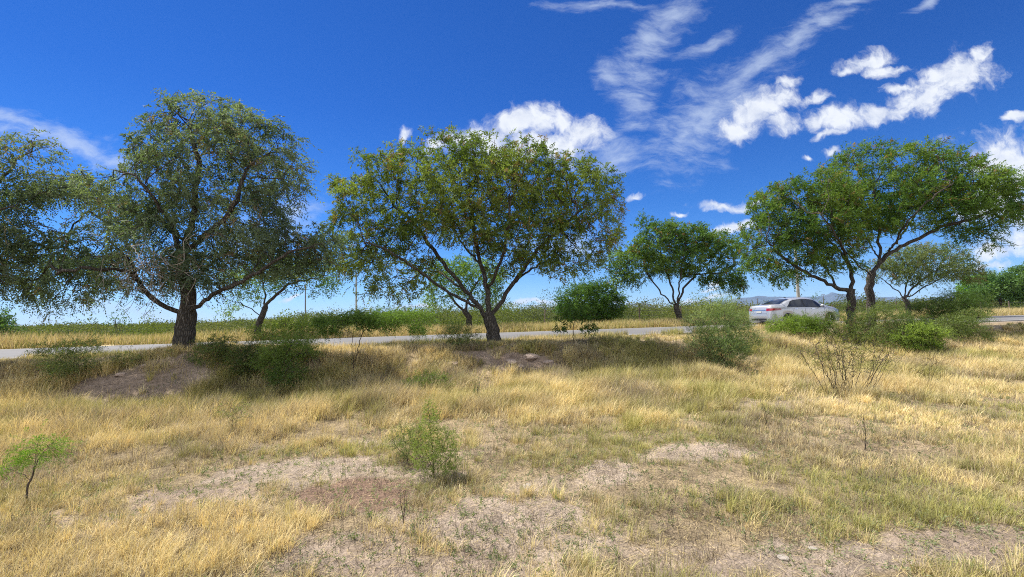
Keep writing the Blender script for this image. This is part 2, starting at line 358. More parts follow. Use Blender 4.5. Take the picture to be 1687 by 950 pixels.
# ---------------------------------------------------------------- distant hills
def make_hills():
    m = principled('hazy_hill_scrub', (.060, .070, .078), 1, noise=(.004, .25), spec=0)  # some of the blue distance haze is mixed into this base colour
    for idx, (Y, prof, seed) in enumerate([(7600, [(560, 0), (820, 0), (845, 7), (868, 12), (893, 14), (915, 7), (960, 2), (1000, 3), (1030, 13), (1058, 17), (1080, 8), (1110, 9), (1135, 12), (1150, 17), (1170, 21), (1185, 16), (1200, 19), (1215, 23),
                                (1250, 24), (1300, 23), (1350, 22), (1368, 27), (1395, 24), (1430, 16), (1470, 18), (1500, 13), (1560, 17), (1600, 19), (1660, 16), (1760, 10), (1900, 0)], 41),
                                (6200, [(980, 0), (1010, 6), (1090, 8), (1160, 6), (1230, 13), (1330, 14), (1400, 9), (1460, 10), (1530, 8), (1640, 12), (1720, 6), (1850, 0)], 45)]):
        pxs = np.arange(prof[0][0], prof[-1][0]+1, 4.0); hp = np.interp(pxs, [p[0] for p in prof], [p[1] for p in prof])
        nd = 14; V = []
        X = (pxs-843.5)/F*Y
        for j in range(nd):
            v = j/(nd-1)*2-1            # front to back
            env = (1-abs(v))**.8
            rid = .75+.5*fbm(X*.004, np.full_like(X, v*3), seed=seed, oct=5)
            z = hp/F*Y*env*(1 if j == nd//2 else rid)*.98
            z = np.where(hp > 0, z, 0)+.6
            V.append(np.stack([X*(1+v*.08), np.full_like(X, Y+v*700), z], -1))
        V = np.array(V); n, k = V.shape[:2]; i = np.arange(n*k).reshape(n, k)
        Fq = np.stack([i[:-1, :-1], i[:-1, 1:], i[1:, 1:], i[1:, :-1]], -1).reshape(-1, 4)
        tag(link('hills', mesh_np('hills', V.reshape(-1, 3), [Fq], smooth=True), m), kind='structure')
make_hills()
def make_haze():
    m, t, out = material('haze_air')
    v = t.node('ShaderNodeVolumePrincipled', {'Color': (.38, .60, 1.0, 1), 'Density': 4.2e-5, 'Anisotropy': 0.0})
    t.l.new(v.outputs[0], out.inputs['Volume'])
    x, y0, y1, z0, z1 = 9400, -900, 9200, -1.2, 300
    V = [(a, b, c) for c in (z0, z1) for a, b in ((-x, y0), (x, y0), (x, y1), (-x, y1))]
    Fc = [(3, 2, 1, 0), (4, 5, 6, 7), (0, 1, 5, 4), (1, 2, 6, 5), (2, 3, 7, 6), (3, 0, 4, 7)]
    me = bpy.data.meshes.new('haze'); me.from_pydata(V, [], Fc)
    tag(link('haze', me, m), kind='stuff', label='pale blue air between the field and the far hills', cat='haze')
# ---------------------------------------------------------------- plants
def tube_chain(V, Fc, pts, rad, k, rng, lump=0.0):
    n = len(pts); d = np.gradient(pts, axis=0) if n > 1 else np.array([[0, 0, 1.]])
    d = unit(d); ref = np.array([1., 0, 0]) if abs(d[0][0]) < .8 else np.array([0, 1., 0])
    a = np.cross(d[0], ref); a /= np.linalg.norm(a); base = sum(len(v) for v in V)
    ang = np.arange(k)*2*math.pi/k; R_ = np.zeros((n, k, 3))
    for i in range(n):
        a = a - d[i]*np.dot(a, d[i]); a /= max(np.linalg.norm(a), 1e-9); b = np.cross(d[i], a)
        rr = rad[i]*np.ones(k)
        if lump: rr = rr*(1+lump*(np.sin(ang*3+pts[i][2]*3.1+i*.15)*.5+np.sin(ang*5-pts[i][2]*5.3)*.3+(rng.random(k)-.5)*.35))
        R_[i] = pts[i] + np.outer(np.cos(ang)*rr, a) + np.outer(np.sin(ang)*rr, b)
    V.append(R_.reshape(-1, 3)); i = base+np.arange(n*k).reshape(n, k); j = np.roll(i, -1, axis=1)
    Fc.append(np.stack([i[:-1], j[:-1], j[1:], i[1:]], -1).reshape(-1, 4))
def resample(pts, step):
    pts = np.asarray(pts, float); L = np.concatenate([[0], np.cumsum(np.linalg.norm(np.diff(pts, axis=0), axis=1))])
    n = max(2, int(round(L[-1]/step))+1); u = np.linspace(0, L[-1], n)
    o = np.stack([np.interp(u, L, pts[:, k]) for k in range(3)], -1)
    for _ in range(2):
        if n > 4: o[1:-1] = .5*o[1:-1]+.25*(o[:-2]+o[2:])
    return o
def colonize(pos, par, starts, attr, step, di, dk, rng, iters=70, wob=.3, trop=(0, 0, 0)):
    pos = list(pos); par = list(par); trop = np.array(trop)
    attr = attr.copy(); allp = np.array(pos)
    near = np.full(len(attr), -1); nd = np.full(len(attr), 1e9)
    def upd(idx):
        nonlocal near, nd
        q = np.array([pos[i] for i in idx])
        for a in range(0, len(q), 400):
            dd = np.linalg.norm(attr[:, None]-q[None, a:a+400], axis=2); m = dd.argmin(1); v = dd[np.arange(len(attr)), m]
            up = v < nd; nd[up] = v[up]; near[up] = np.array(idx)[a+m[up]]
    upd(list(starts)); kids = {}
    for it in range(iters):
        keep = nd > dk; attr = attr[keep]; near = near[keep]; nd = nd[keep]
        if len(attr) == 0: break
        act = nd < di
        if not act.any(): act = nd < nd.min()*1.05+1e-6
        u, inv = np.unique(near[act], return_inverse=True)
        S = np.zeros((len(u), 3)); q = np.array([pos[i] for i in u])
        np.add.at(S, inv, unit(attr[act]-q[inv])); S = unit(unit(S)+rng.normal(0, wob, S.shape)+trop)
        new = []
        for a, i in enumerate(u):
            if kids.get(i, 0) >= 3: continue
            kids[i] = kids.get(i, 0)+1
            pos.append(q[a]+S[a]*step*rng.uniform(.75, 1.2)); par.append(int(i)); new.append(len(pos)-1)
        if not new: break
        upd(new)
        dead = np.isin(near, [i for i in u if kids.get(i, 0) >= 3]) & (rng.random(len(near)) < .25)
        attr = attr[~dead]; near = near[~dead]; nd = nd[~dead]
    return np.array(pos), np.array(par)
def sprays(A, D, rng, K, L, ll, lw, droop, wind, colf, spread=.9, flat=.0):
    """K leaflets along a curved sprig at each anchor"""
    N = len(A); Ls = L*rng.uniform(.6, 1.3, (N, 1, 1)); t = (np.arange(K)+.6)/K; t = t[None, :, None]
    sd_ = unit(np.cross(D, rng.normal(size=(N, 3)))); g = np.array([0, 0, -1.])*droop+np.array(wind)
    Pp = A[:, None]+D[:, None]*Ls*t + g*Ls*t*t
    tang = unit(D[:, None]+2*g*t)
    alt = np.where(np.arange(K) % 2, 1., -1.)[None, :, None]
    ld = unit(tang*.7+sd_[:, None]*alt*spread+rng.normal(0, .35, (N, K, 3))+g*.35)
    wd = unit(np.cross(ld, rng.normal(size=(N, K, 3))+np.array([0, 0, flat])))
    l = ll*rng.uniform(.6, 1.3, (N, K, 1)); w = lw*rng.uniform(.7, 1.25, (N, K, 1))*.5
    V = np.stack([Pp, Pp+ld*l*.45+wd*w, Pp+ld*l, Pp+ld*l*.45-wd*w], 2).reshape(-1, 3)
    c = colf(A); c = np.repeat(c, K*4, axis=0)*np.repeat(rng.uniform(.78, 1.2, (N*K, 1)), 4, axis=0)
    return V, c
def leafcolor(c0, c1, c2=None, p2=.1, scale=.9, seed=3, rng=None):
    c0, c1 = np.array(c0), np.array(c1)
    def f(A):
        n = fbm(A[:, 0]*scale, A[:, 1]*scale, A[:, 2]*scale, seed=seed, oct=3)[:, None]
        w = np.clip((n-.32)/.36+rng.uniform(-.2, .2, n.shape), 0, 1); c = c0+(c1-c0)*w
        if c2 is not None:
            n2 = fbm(A[:, 0]*scale*1.3, A[:, 1]*scale*1.3, A[:, 2]*scale*1.3, seed=seed+50, oct=2)
            k = (rng.random(len(A)) < p2*np.clip((n2-.42)*7, 0.05, 2.2)); c[k] = np.array(c2)*rng.uniform(.7, 1.2, (k.sum(), 1))
        return c
    return f
def plant(name, label, cat, Y, base, limbs, blobs, rt, seed, nattr=1500, step=.28, dk=.34, di=3.0, tip=.006, fronds=3, K=12, L=.42, ll=.10, lw=.028,
          colf=None, droop=.35, wind=(.15, 0, .0), bark=None, group=None, wob=.3, part_names=('trunk', 'crown'), minr_sides=7, shell=.55, extra=None, depth=None, trop=(0, 0, 0), bare_low=0.0, lump=.10, mat=None, gap=0.0, limb=.62, clump=.40):
    """base: (px, Y) column, limbs: polylines of (px, py, depth offset m), blobs: (px, py, rx px, ry px[, depth offset m, depth radius m])"""
    rng = np.random.default_rng(seed)
    b = np.array(base, float); root = empty(name, b); tag(root, label, cat, group)
    mpp = Y/F
    pos = [b-np.array([0, 0, .12])]; par = [-1]
    for li, lm in enumerate(limbs):
        pts = np.array([P(q[0], q[1], Y+q[2]) for q in lm])
        A = np.array(pos)
        j = 0 if li == 0 else int(np.linalg.norm(A-pts[0], axis=1).argmin())
        pts = resample(np.vstack([A[j][None], pts]) if li == 0 or np.linalg.norm(A[j]-pts[0]) > .02 else pts, step*.8)
        pts[1:] += rng.normal(0, step*.10, pts[1:].shape)
        for q in pts[1:]:
            pos.append(q); par.append(j); j = len(pos)-1
    ntrunk = len(pos)
    # attraction points in the union of the crown's lobes
    vol = np.array([bl[2]*bl[3] for bl in blobs], float); cnt = (nattr*vol/vol.sum()).astype(int)+3
    AT = []
    for bl, n in zip(blobs, cnt):
        dy, dr = (bl[4], bl[5]) if len(bl) > 4 else (0, (depth or (bl[2]+bl[3])*.5*mpp*1.15))
        c = P(bl[0], bl[1], Y+dy); v = unit(rng.normal(size=(n, 3)))*(rng.random((n, 1))**(.33*shell+.02))
        v[:, 2] = np.where(v[:, 2] < 0, v[:, 2]*(1-.15*rng.random(n)), v[:, 2])
        AT.append(c+v*np.array([bl[2]*mpp, dr, bl[3]*mpp]))
    AT = np.concatenate(AT); AT = AT[AT[:, 2] > H(AT[:, 0], AT[:, 1])+.05]
    if gap and len(AT) > 120: AT = AT[fbm(AT[:, 0]*.75, AT[:, 1]*.75, AT[:, 2]*.95, seed=seed, oct=3)+rng.uniform(-.05, .05, len(AT)) > gap]
    z0 = b[2]+ (np.array(pos)[:, 2].max()-b[2])*.25 if len(limbs) > 1 else b[2]
    st = [i for i in range(ntrunk) if pos[i][2] > z0] or list(range(ntrunk))
    pos, par = colonize(pos, par, st, AT, step, di, dk, rng, wob=wob, trop=trop)
    n = len(pos); cntl = np.zeros(n); ch = [[] for _ in range(n)]
    for i in range(1, n): ch[par[i]].append(i)
    for i in range(n-1, -1, -1):
        cntl[i] = max(1, sum(cntl[c] for c in ch[i]))
    rl = rt*limb; e = math.log(rl/tip)/math.log(max(cntl[0], 2)); rad = tip*cntl**e
    rad = np.minimum(rad*(1+(1/limb-1)*sstep(.45, .93, cntl/cntl[0])), rt)
    # smooth main chain radii, flare at the foot
    V = []; Fc = []; stack = [(0, None)]
    while stack:
        i, start = stack.pop(); chain = [] if start is None else [start]; rr = []
        if start is not None: rr.append(rad[i])
        k = i
        while True:
            chain.append(k); rr.append(rad[k])
            if not ch[k]: break
            cs = sorted(ch[k], key=lambda c: -cntl[c])
            for c in cs[1:]: stack.append((c, k))
            k = cs[0]
        pts = pos[chain]-b; rr = np.array(rr)
        if start is None:
            zz = pts[:, 2]; rr = rr*(1+.24*np.exp(-np.maximum(zz, 0)/(rt*1.1)))
        big = rr[0]
        tube_chain(V, Fc, pts, rr, 10 if big > .09 else (6 if big > .03 else 3), rng, lump if big > .06 else 0)
    link(part_names[0], mesh_np(part_names[0], np.concatenate(V), Fc, smooth=True), bark or M_bark, root)
    # leaves
    ok = np.nonzero((cntl <= 3) & (np.arange(n) >= ntrunk))[0]
    A = np.repeat(pos[ok], fronds, axis=0); dr_ = pos[ok]-pos[par[ok]]; D = unit(np.repeat(unit(dr_), fronds, axis=0)+rng.normal(0, .75, A.shape)+np.array([0, 0, .12]))
    A = A+rng.normal(0, step*.35, A.shape)
    if bare_low:
        zc = (A[:, 2]-b[2])/(pos[:, 2].max()-b[2]); k = rng.random(len(A)) < np.clip(.25+zc*bare_low, 0, 1); A, D = A[k], D[k]
    q = fbm(A[:, 0]*2.6/(step*4), A[:, 1]*2.6/(step*4), A[:, 2]*2.6/(step*4), seed=seed+9, oct=2); k = q+rng.uniform(-.03, .03, len(q)) > clump; A, D = A[k], D[k]
    if len(A) == 0: A, D = pos[-1:]+0, np.array([[0, 0, 1.]])
    V2, C2 = sprays(A, D, rng, K, L, ll, lw, droop, wind, colf or leafcolor((.05, .085, .025), (.10, .14, .04), seed=seed, rng=rng))
    link(part_names[1], mesh_np(part_names[1], V2-b, [np.arange(len(V2)).reshape(-1, 4)], C2), mat or M_leaf, root)
    if extra: extra(root, pos, cntl, b, rng)
    return root
def lc(*a, seed=1, **k): return leafcolor(*a, seed=seed, rng=np.random.default_rng(seed), **k)

def dead_twigs(px, py, Y, rx, ry, cnt):
    def f(root, pos, cntl, b, rng):
        c = P(px, py, Y); V = []; Fc = []
        for q in range(cnt):
            p = c+rng.normal(size=3)*np.array([rx, rx*.7, ry])*Y/F; d = unit(rng.normal(0, .6, 3)+np.array([-.1, -.1, -.9])); pts = [pos[int(np.linalg.norm(pos-p, axis=1).argmin())], p]
            for s in range(6):
                d = unit(d+rng.normal(0, .35, 3)); pts.append(pts[-1]+d*.14)
                if s > 1 and rng.random() < .8:
                    d2 = unit(d+rng.normal(0, .7, 3)); pp = np.array([pts[-1]+d2*.10*w for w in range(4)]); tube_chain(V, Fc, pp-b, np.full(4, .0045), 3, rng)
            tube_chain(V, Fc, np.array(pts)-b, np.linspace(.011, .004, len(pts)), 3, rng)
        link('dead_twigs', mesh_np('dead_twigs', np.concatenate(V), Fc, smooth=True), M_graybark, root)
    return f
def trees():
    C1 = lc((.075, .112, .070), (.160, .205, .130), (.22, .165, .12), .07, seed=101)
    plant('tree', 'spreading grey-green tree with thick dark forked trunk on the eroded bank', 'tree', 12.0, at(303, 12.0),
          [[(306, 540, 0), (307, 517, 0)], [(307, 517, 0), (285, 509, 0), (262, 498, -.1), (242, 488, -.2), (230, 466, -.3), (222, 440, -.4), (200, 415, -.6)],
           [(307, 517, 0), (312, 482, 0), (297, 440, .2), (302, 405, .1), (322, 362, 0), (318, 320, -.2), (330, 280, -.1), (318, 225, -.2)],
           [(303, 420, .1), (340, 385, -.3), (372, 360, -.5), (395, 320, -.5), (405, 280, -.4)],
           [(307, 517, 0), (330, 500, -.2), (365, 478, -.5), (400, 462, -.7), (430, 444, -.8), (462, 420, -.9), (515, 404, -.9), (550, 395, -.9)],
           [(230, 466, -.3), (205, 440, -.8), (160, 446, -1.2), (125, 436, -1.5), (92, 452, -1.6)],
           [(303, 430, .1), (285, 380, .8), (240, 340, 1.3), (180, 330, 1.5)], [(309, 480, 0), (350, 430, 1.2), (390, 400, 1.9), (440, 380, 2.2)],
           [(302, 398, .1), (270, 350, -.8), (240, 310, -1.2), (225, 290, -1.2)]],
          [(325, 205, 62, 48), (395, 225, 62, 45), (440, 270, 48, 55), (350, 285, 120, 70), (260, 255, 38, 40), (270, 215, 26, 20), (215, 330, 100, 50), (130, 345, 95, 55), (90, 400, 95, 50), (60, 445, 75, 36),
           (250, 400, 130, 60), (430, 345, 55, 50), (420, 405, 90, 45), (500, 405, 62, 34), (520, 415, 46, 26), (455, 425, 60, 24), (160, 440, 95, 36), (340, 440, 100, 34), (450, 450, 55, 20), (390, 170, 18, 12), (290, 170, 22, 12), (482, 240, 18, 22), (488, 300, 20, 26), (445, 210, 20, 16), (235, 200, 16, 14), (285, 162, 12, 8), (355, 175, 30, 10), (200, 290, 24, 12), (110, 300, 30, 14), (540, 395, 30, 20), (100, 480, 60, 22), (230, 465, 60, 26)],
          .225, 11, limb=.70, nattr=4300, step=.2, dk=.21, di=2.2, fronds=9, K=16, L=.32, clump=.465, ll=.078, lw=.026, tip=.006, gap=.41, colf=C1, droop=.60, wind=(.28, 0, 0), depth=None, extra=dead_twigs(258, 425, 11.2, 38, 22, 70), group='large shade trees along the near side of the road')
    C0 = lc((.070, .105, .066), (.145, .180, .115), (.21, .165, .12), .06, seed=102)
    plant('tree', 'grey-green tree mostly cut off by the left frame edge, left of the thick-trunked tree', 'tree', 11.0, at(-170, 11.0),
          [[(-165, 520, 0), (-150, 450, 0)], [(-150, 450, 0), (-100, 400, 0), (-50, 340, .2), (0, 295, .2), (30, 262, .2)], [(-150, 450, 0), (-160, 350, 0), (-140, 280, 0)], [(-100, 400, 0), (-40, 370, -.5), (20, 335, -.5), (42, 355, -.5)],
           [(-150, 450, 0), (-90, 430, -.5), (-40, 445, -.6)]],
          [(45, 255, 44, 36), (20, 240, 34, 22), (5, 320, 55, 50), (-60, 300, 75, 60), (-150, 270, 100, 60), (-220, 330, 80, 70), (-20, 400, 60, 45), (35, 375, 45, 35), (10, 455, 50, 40), (-60, 450, 60, 34), (70, 300, 22, 22), (-120, 380, 80, 50)],
          .24, 12, nattr=1500, step=.22, dk=.25, di=2.2, fronds=9, K=16, L=.32, clump=.465, ll=.078, lw=.026, tip=.006, gap=.41, colf=C0, droop=.6, wind=(.28, 0, 0), group='large shade trees along the near side of the road')
    C2 = lc((.085, .130, .030), (.190, .240, .060), (.22, .155, .075), .10, seed=103)
    plant('tree', 'wide round-crowned green tree with brown pod clusters and low forked trunk', 'tree', 15.0, at(812, 15.0),
          [[(811, 540, 0), (806, 524, 0)], [(806, 524, 0), (785, 506, -.1), (745, 485, -.3), (700, 455, -.6), (668, 430, -.9), (640, 412, -1.1), (600, 398, -1.2)],
           [(800, 522, 0), (770, 480, .2), (735, 440, .4), (705, 400, .6), (679, 364, .7), (645, 335, .8)],
           [(806, 524, 0), (803, 480, .1), (795, 440, .2), (782, 390, .2), (775, 340, .2)],
           [(803, 480, .1), (822, 440, -.5), (835, 400, -.8), (840, 340, -1.0)],
           [(810, 520, 0), (826, 498, .1), (845, 465, .1), (872, 430, -.1), (900, 395, -.3), (936, 364, -.5), (960, 345, -.6)],
           [(845, 465, .1), (880, 440, .9), (920, 420, 1.5)], [(785, 506, -.1), (740, 460, -1.2), (705, 420, -1.8)], [(795, 440, .2), (760, 400, 1.6), (735, 350, 2.2)],
           [(770, 480, .2), (725, 450, 1.2), (660, 430, 2.0), (620, 430, 2.4)], [(822, 440, -.5), (855, 400, -1.8), (900, 370, -2.4)]],
          [(730, 225, 24, 16), (668, 240, 22, 14), (800, 262, 85, 30), (860, 262, 60, 28), (650, 290, 75, 42), (740, 290, 100, 48), (840, 300, 100, 50), (920, 300, 70, 48), (600, 320, 50, 46), (950, 350, 58, 58), (575, 375, 34, 42), (620, 380, 75, 45),
           (700, 370, 90, 45), (860, 380, 110, 45), (980, 390, 42, 40), (930, 430, 60, 28), (640, 440, 85, 32), (590, 430, 45, 30), (640, 480, 60, 20), (1005, 335, 26, 34), (760, 350, 100, 50), (560, 300, 20, 14), (870, 430, 70, 26), (1000, 290, 10, 24)],
          .20, 13, limb=.68, nattr=4600, step=.24, dk=.255, di=2.6, fronds=10, K=14, L=.28, clump=.465, ll=.092, lw=.032, tip=.006, gap=.36, bare_low=1.35, colf=C2, droop=.30, wind=(.06, 0, 0), group='large shade trees along the near side of the road')
    C3 = lc((.060, .120, .028), (.140, .210, .042), (.21, .15, .075), .07, seed=104)
    plant('tree', 'green tree leaning left over the parked silver car, browning on its underside', 'tree', 18.6, at(1402, 18.6),
          [[(1404, 500, 0), (1402, 480, 0)], [(1402, 480, 0), (1378, 474, 0), (1347, 459, -.2), (1307, 437, -.4), (1281, 415, -.6), (1262, 395, -.8)], [(1402, 480, 0), (1406, 455, 0), (1396, 430, .2), (1375, 405, .3), (1350, 380, .3)],
           [(1378, 474, 0), (1362, 440, .8), (1340, 410, 1.3), (1320, 380, 1.6)], [(1396, 430, .2), (1385, 400, -1.2), (1360, 360, -1.8)]],
          [(1290, 345, 58, 40), (1340, 320, 60, 38), (1260, 385, 42, 42), (1330, 370, 80, 36), (1300, 410, 70, 30), (1265, 435, 48, 26), (1370, 390, 55, 40), (1380, 345, 50, 40), (1290, 455, 46, 16), (1235, 350, 20, 20), (1385, 430, 40, 20), (1330, 440, 60, 18)],
          .15, 14, limb=.7, nattr=2500, step=.26, dk=.27, di=3.0, fronds=10, K=14, L=.31, clump=.465, ll=.105, lw=.034, tip=.006, gap=.41, bare_low=1.3, colf=C3, droop=.25, wind=(.30, 0, .02), group='large shade trees along the near side of the road')
    C3b = lc((.055, .120, .028), (.140, .215, .045), (.22, .15, .05), .05, seed=105)
    plant('tree', 'tallest wind-swept green tree leaning right beyond the dense roadside shrubs', 'tree', 19.4, at(1436, 19.4),
          [[(1434, 490, 0), (1431, 468, 0), (1435, 450, 0)], [(1435, 452, 0), (1413, 437, -.2), (1387, 410, -.5), (1370, 370, -.6), (1368, 330, -.6)], [(1435, 450, 0), (1450, 430, 0), (1448, 390, .2), (1449, 350, .2), (1440, 310, .2)],
           [(1435, 452, 0), (1462, 419, 0), (1502, 397, 0), (1546, 375, -.2), (1599, 361, -.4), (1630, 350, -.4)], [(1450, 430, 0), (1480, 395, 1.4), (1510, 350, 2.2), (1530, 310, 2.4)], [(1462, 419, 0), (1490, 370, -1.3), (1530, 330, -2.0), (1570, 300, -2.2)],
           [(1450, 430, 0), (1425, 390, 1.6), (1410, 340, 2.2)]],
          [(1430, 275, 62, 32), (1500, 270, 62, 28), (1560, 275, 50, 26), (1390, 310, 50, 38), (1470, 310, 90, 40), (1570, 310, 70, 38), (1620, 320, 50, 34), (1650, 305, 30, 26), (1600, 360, 70, 32), (1520, 350, 90, 32), (1430, 350, 70, 32), (1650, 350, 28, 26), (1600, 392, 45, 18), (1400, 258, 24, 14)],
          .15, 15, limb=.72, nattr=3100, step=.27, dk=.27, di=3.0, fronds=10, K=14, L=.33, clump=.465, ll=.105, lw=.034, tip=.006, gap=.41, bare_low=1.3, colf=C3b, droop=.20, wind=(.40, 0, .06), group='large shade trees along the near side of the road')
    g = 'trees standing on the far side of the road'
    C4 = lc((.065, .125, .030), (.135, .21, .052), (.2, .13, .05), .05, seed=106)
    plant('tree', 'middle-sized open-crowned green tree with V-shaped limbs across the road, left of the silver car', 'tree', 31.5, at(1119, 31.5),
          [[(1119, 520, 0), (1115, 505, 0)], [(1115, 505, 0), (1092, 486, 0), (1075, 465, 0), (1062, 445, 0)], [(1113, 503, 0), (1105, 470, .4), (1095, 435, .5), (1085, 405, .6)], [(1117, 503, 0), (1125, 475, 0), (1148, 450, 0), (1170, 430, 0)], [(1116, 500, 0), (1120, 460, -.8), (1128, 420, -1), (1130, 400, -1)], [(1148, 452, 0), (1180, 450, .5), (1200, 448, .6)]],
          [(1085, 385, 36, 22), (1125, 395, 48, 26), (1070, 415, 40, 26), (1170, 405, 46, 22), (1195, 420, 26, 28), (1035, 430, 36, 22), (1110, 430, 60, 24), (1185, 455, 34, 18), (1035, 455, 30, 16), (1215, 468, 16, 14), (1060, 370, 14, 10)],
          .19, 16, nattr=1500, step=.34, dk=.34, di=3.5, fronds=9, K=11, L=.42, ll=.15, lw=.060, colf=C4, droop=.25, wind=(.08, 0, 0), group=g, minr_sides=6)
    C5 = lc((.045, .10, .020), (.095, .165, .035), seed=107)
    plant('tree', 'low round dense bright green tree across the road in the middle', 'tree', 33.0, at(985, 33.0),
          [[(984, 515, 0), (980, 505, 0)], [(980, 505, 0), (955, 495, 0)], [(980, 505, 0), (985, 490, 0)], [(980, 505, 0), (1005, 492, 0)]],
          [(972, 486, 42, 22), (942, 498, 24, 24), (1005, 498, 24, 24), (975, 510, 46, 20), (970, 526, 36, 12), (990, 472, 20, 10)],
          .14, 17, nattr=1500, step=.3, dk=.25, fronds=8, K=10, L=.45, ll=.12, lw=.055, colf=C5, droop=.2, wind=(0, 0, 0), group=g, shell=.7)
    C6 = lc((0.098, 0.176, 0.039), (0.176, 0.264, 0.069), seed=108)
    plant('tree', 'small dark tree with bent trunk, seen under the crown of the round-crowned tree', 'tree', 28.0, at(776, 28.0),
          [[(772, 525, 0), (765, 512, 0)], [(765, 512, 0), (750, 500, 0), (738, 482, 0), (725, 465, 0)], [(765, 512, 0), (775, 480, 0), (790, 460, 0)]],
          [(730, 450, 28, 22), (765, 448, 34, 22), (800, 455, 30, 26), (722, 488, 24, 16), (800, 485, 30, 20), (750, 470, 34, 20)],
          .17, 18, nattr=900, step=.32, dk=.3, fronds=6, K=9, L=.42, ll=.14, lw=.055, colf=C6, droop=.25, wind=(0, 0, 0), group=g)
    C7 = lc((0.098, 0.176, 0.049), (0.176, 0.254, 0.078), (.34, .30, .05), .06, seed=109)
    plant('tree', 'crooked dark tree with leafy tufts across the road, between the two big near trees', 'tree', 24.0, at(424, 24.0),
          [[(424, 540, 0), (432, 520, 0), (436, 505, 0)], [(432, 520, 0), (410, 505, 0), (390, 495, 0), (375, 500, 0)], [(436, 505, 0), (450, 490, 0), (470, 470, 0), (500, 460, 0), (525, 458, 0)], [(436, 505, 0), (437, 480, .3), (430, 455, .3)], [(450, 490, 0), (480, 478, .3), (520, 476, .3)]],
          [(400, 455, 34, 16), (450, 445, 40, 22), (500, 445, 44, 22), (530, 465, 28, 18), (375, 508, 18, 8), (458, 470, 16, 20), (385, 490, 16, 10), (520, 440, 30, 20), (425, 480, 16, 14)],
          .15, 19, nattr=850, step=.28, dk=.3, fronds=6, K=9, L=.4, ll=.13, lw=.045, colf=C7, droop=.3, wind=(.1, 0, 0), group=g)
    C8 = lc((.08, .12, .04), (.16, .19, .08), (.2, .15, .09), .1, seed=110)
    plant('tree', 'thin flat-topped olive tree across the road, under the right edge of the wind-swept crown', 'tree', 34.0, at(1497, 34.0),
          [[(1496, 500, 0), (1490, 490, 0)], [(1490, 490, 0), (1470, 472, 0), (1452, 458, 0)], [(1490, 490, 0), (1508, 470, 0), (1530, 452, 0), (1552, 440, 0)], [(1490, 490, 0), (1494, 465, .5), (1510, 440, .5)], [(1492, 492, 0), (1525, 470, -.5), (1560, 455, -.5)]],
          [(1500, 425, 46, 18), (1545, 422, 46, 18), (1470, 445, 34, 18), (1575, 440, 30, 20), (1530, 448, 60, 18), (1595, 455, 22, 14), (1450, 440, 20, 16)],
          .16, 20, nattr=1100, step=.34, dk=.33, fronds=7, K=10, L=.42, ll=.14, lw=.05, colf=C8, droop=.15, wind=(.25, 0, 0), group=g)
    CR = lc((0.062, 0.127, 0.043), (0.127, 0.205, 0.069), seed=111)
    CRb = lc((0.098, 0.215, 0.039), (0.166, 0.293, 0.058), seed=112)
    plant('tree', 'dark dense round tree on a short visible trunk far behind the fence at the right', 'tree', 58.0, at(1647, 58.0), [[(1647, 500, 0), (1647, 490, 0)], [(1647, 490, 0), (1630, 478, 0)], [(1647, 490, 0), (1665, 475, 0)]],
          [(1648, 468, 34, 18), (1625, 478, 20, 14), (1672, 476, 22, 16), (1648, 482, 30, 10)], .2, 21, nattr=750, step=.5, dk=.42, fronds=8, K=8, L=.6, ll=.26, lw=.12, colf=CR, droop=.2, wind=(0, 0, 0), group=g, shell=.8)
    plant('tree', 'bright green tree top far behind, left of the dark dense round tree', 'tree', 66.0, at(1608, 66.0), [[(1608, 500, 0), (1608, 488, 0)], [(1608, 488, 0), (1596, 475, 0)], [(1608, 488, 0), (1622, 475, 0)]],
          [(1608, 466, 18, 15), (1595, 478, 14, 14), (1622, 475, 18, 16), (1608, 488, 26, 12)], .2, 22, nattr=600, step=.5, dk=.45, fronds=8, K=8, L=.6, ll=.28, lw=.13, colf=CRb, droop=.2, wind=(0, 0, 0), group=g, shell=.8)
    plant('tree', 'dark dense tree far behind, cut by the right frame edge', 'tree', 58.0, at(1700, 58.0), [[(1700, 500, 0), (1700, 485, 0)], [(1700, 485, 0), (1690, 470, 0)], [(1700, 485, 0), (1715, 470, 0)]],
          [(1690, 458, 22, 22), (1712, 462, 30, 26), (1695, 480, 34, 14)], .2, 23, nattr=700, step=.5, dk=.45, fronds=8, K=8, L=.6, ll=.26, lw=.12, colf=CR, droop=.2, wind=(0, 0, 0), group=g, shell=.8)
    plant('tree', 'dark bushy tree across the road, cut by the left frame edge', 'tree', 27.0, at(-22, 27.0), [[(-22, 550, 0), (-22, 540, 0)], [(-22, 540, 0), (-10, 530, 0)], [(-22, 540, 0), (-40, 528, 0)]],
          [(-15, 530, 26, 16), (5, 542, 18, 12), (-45, 525, 34, 22)], .12, 24, nattr=650, step=.3, dk=.28, fronds=7, K=8, L=.38, ll=.14, lw=.06, colf=CR, droop=.2, wind=(0, 0, 0), group=g, shell=.8)
trees()
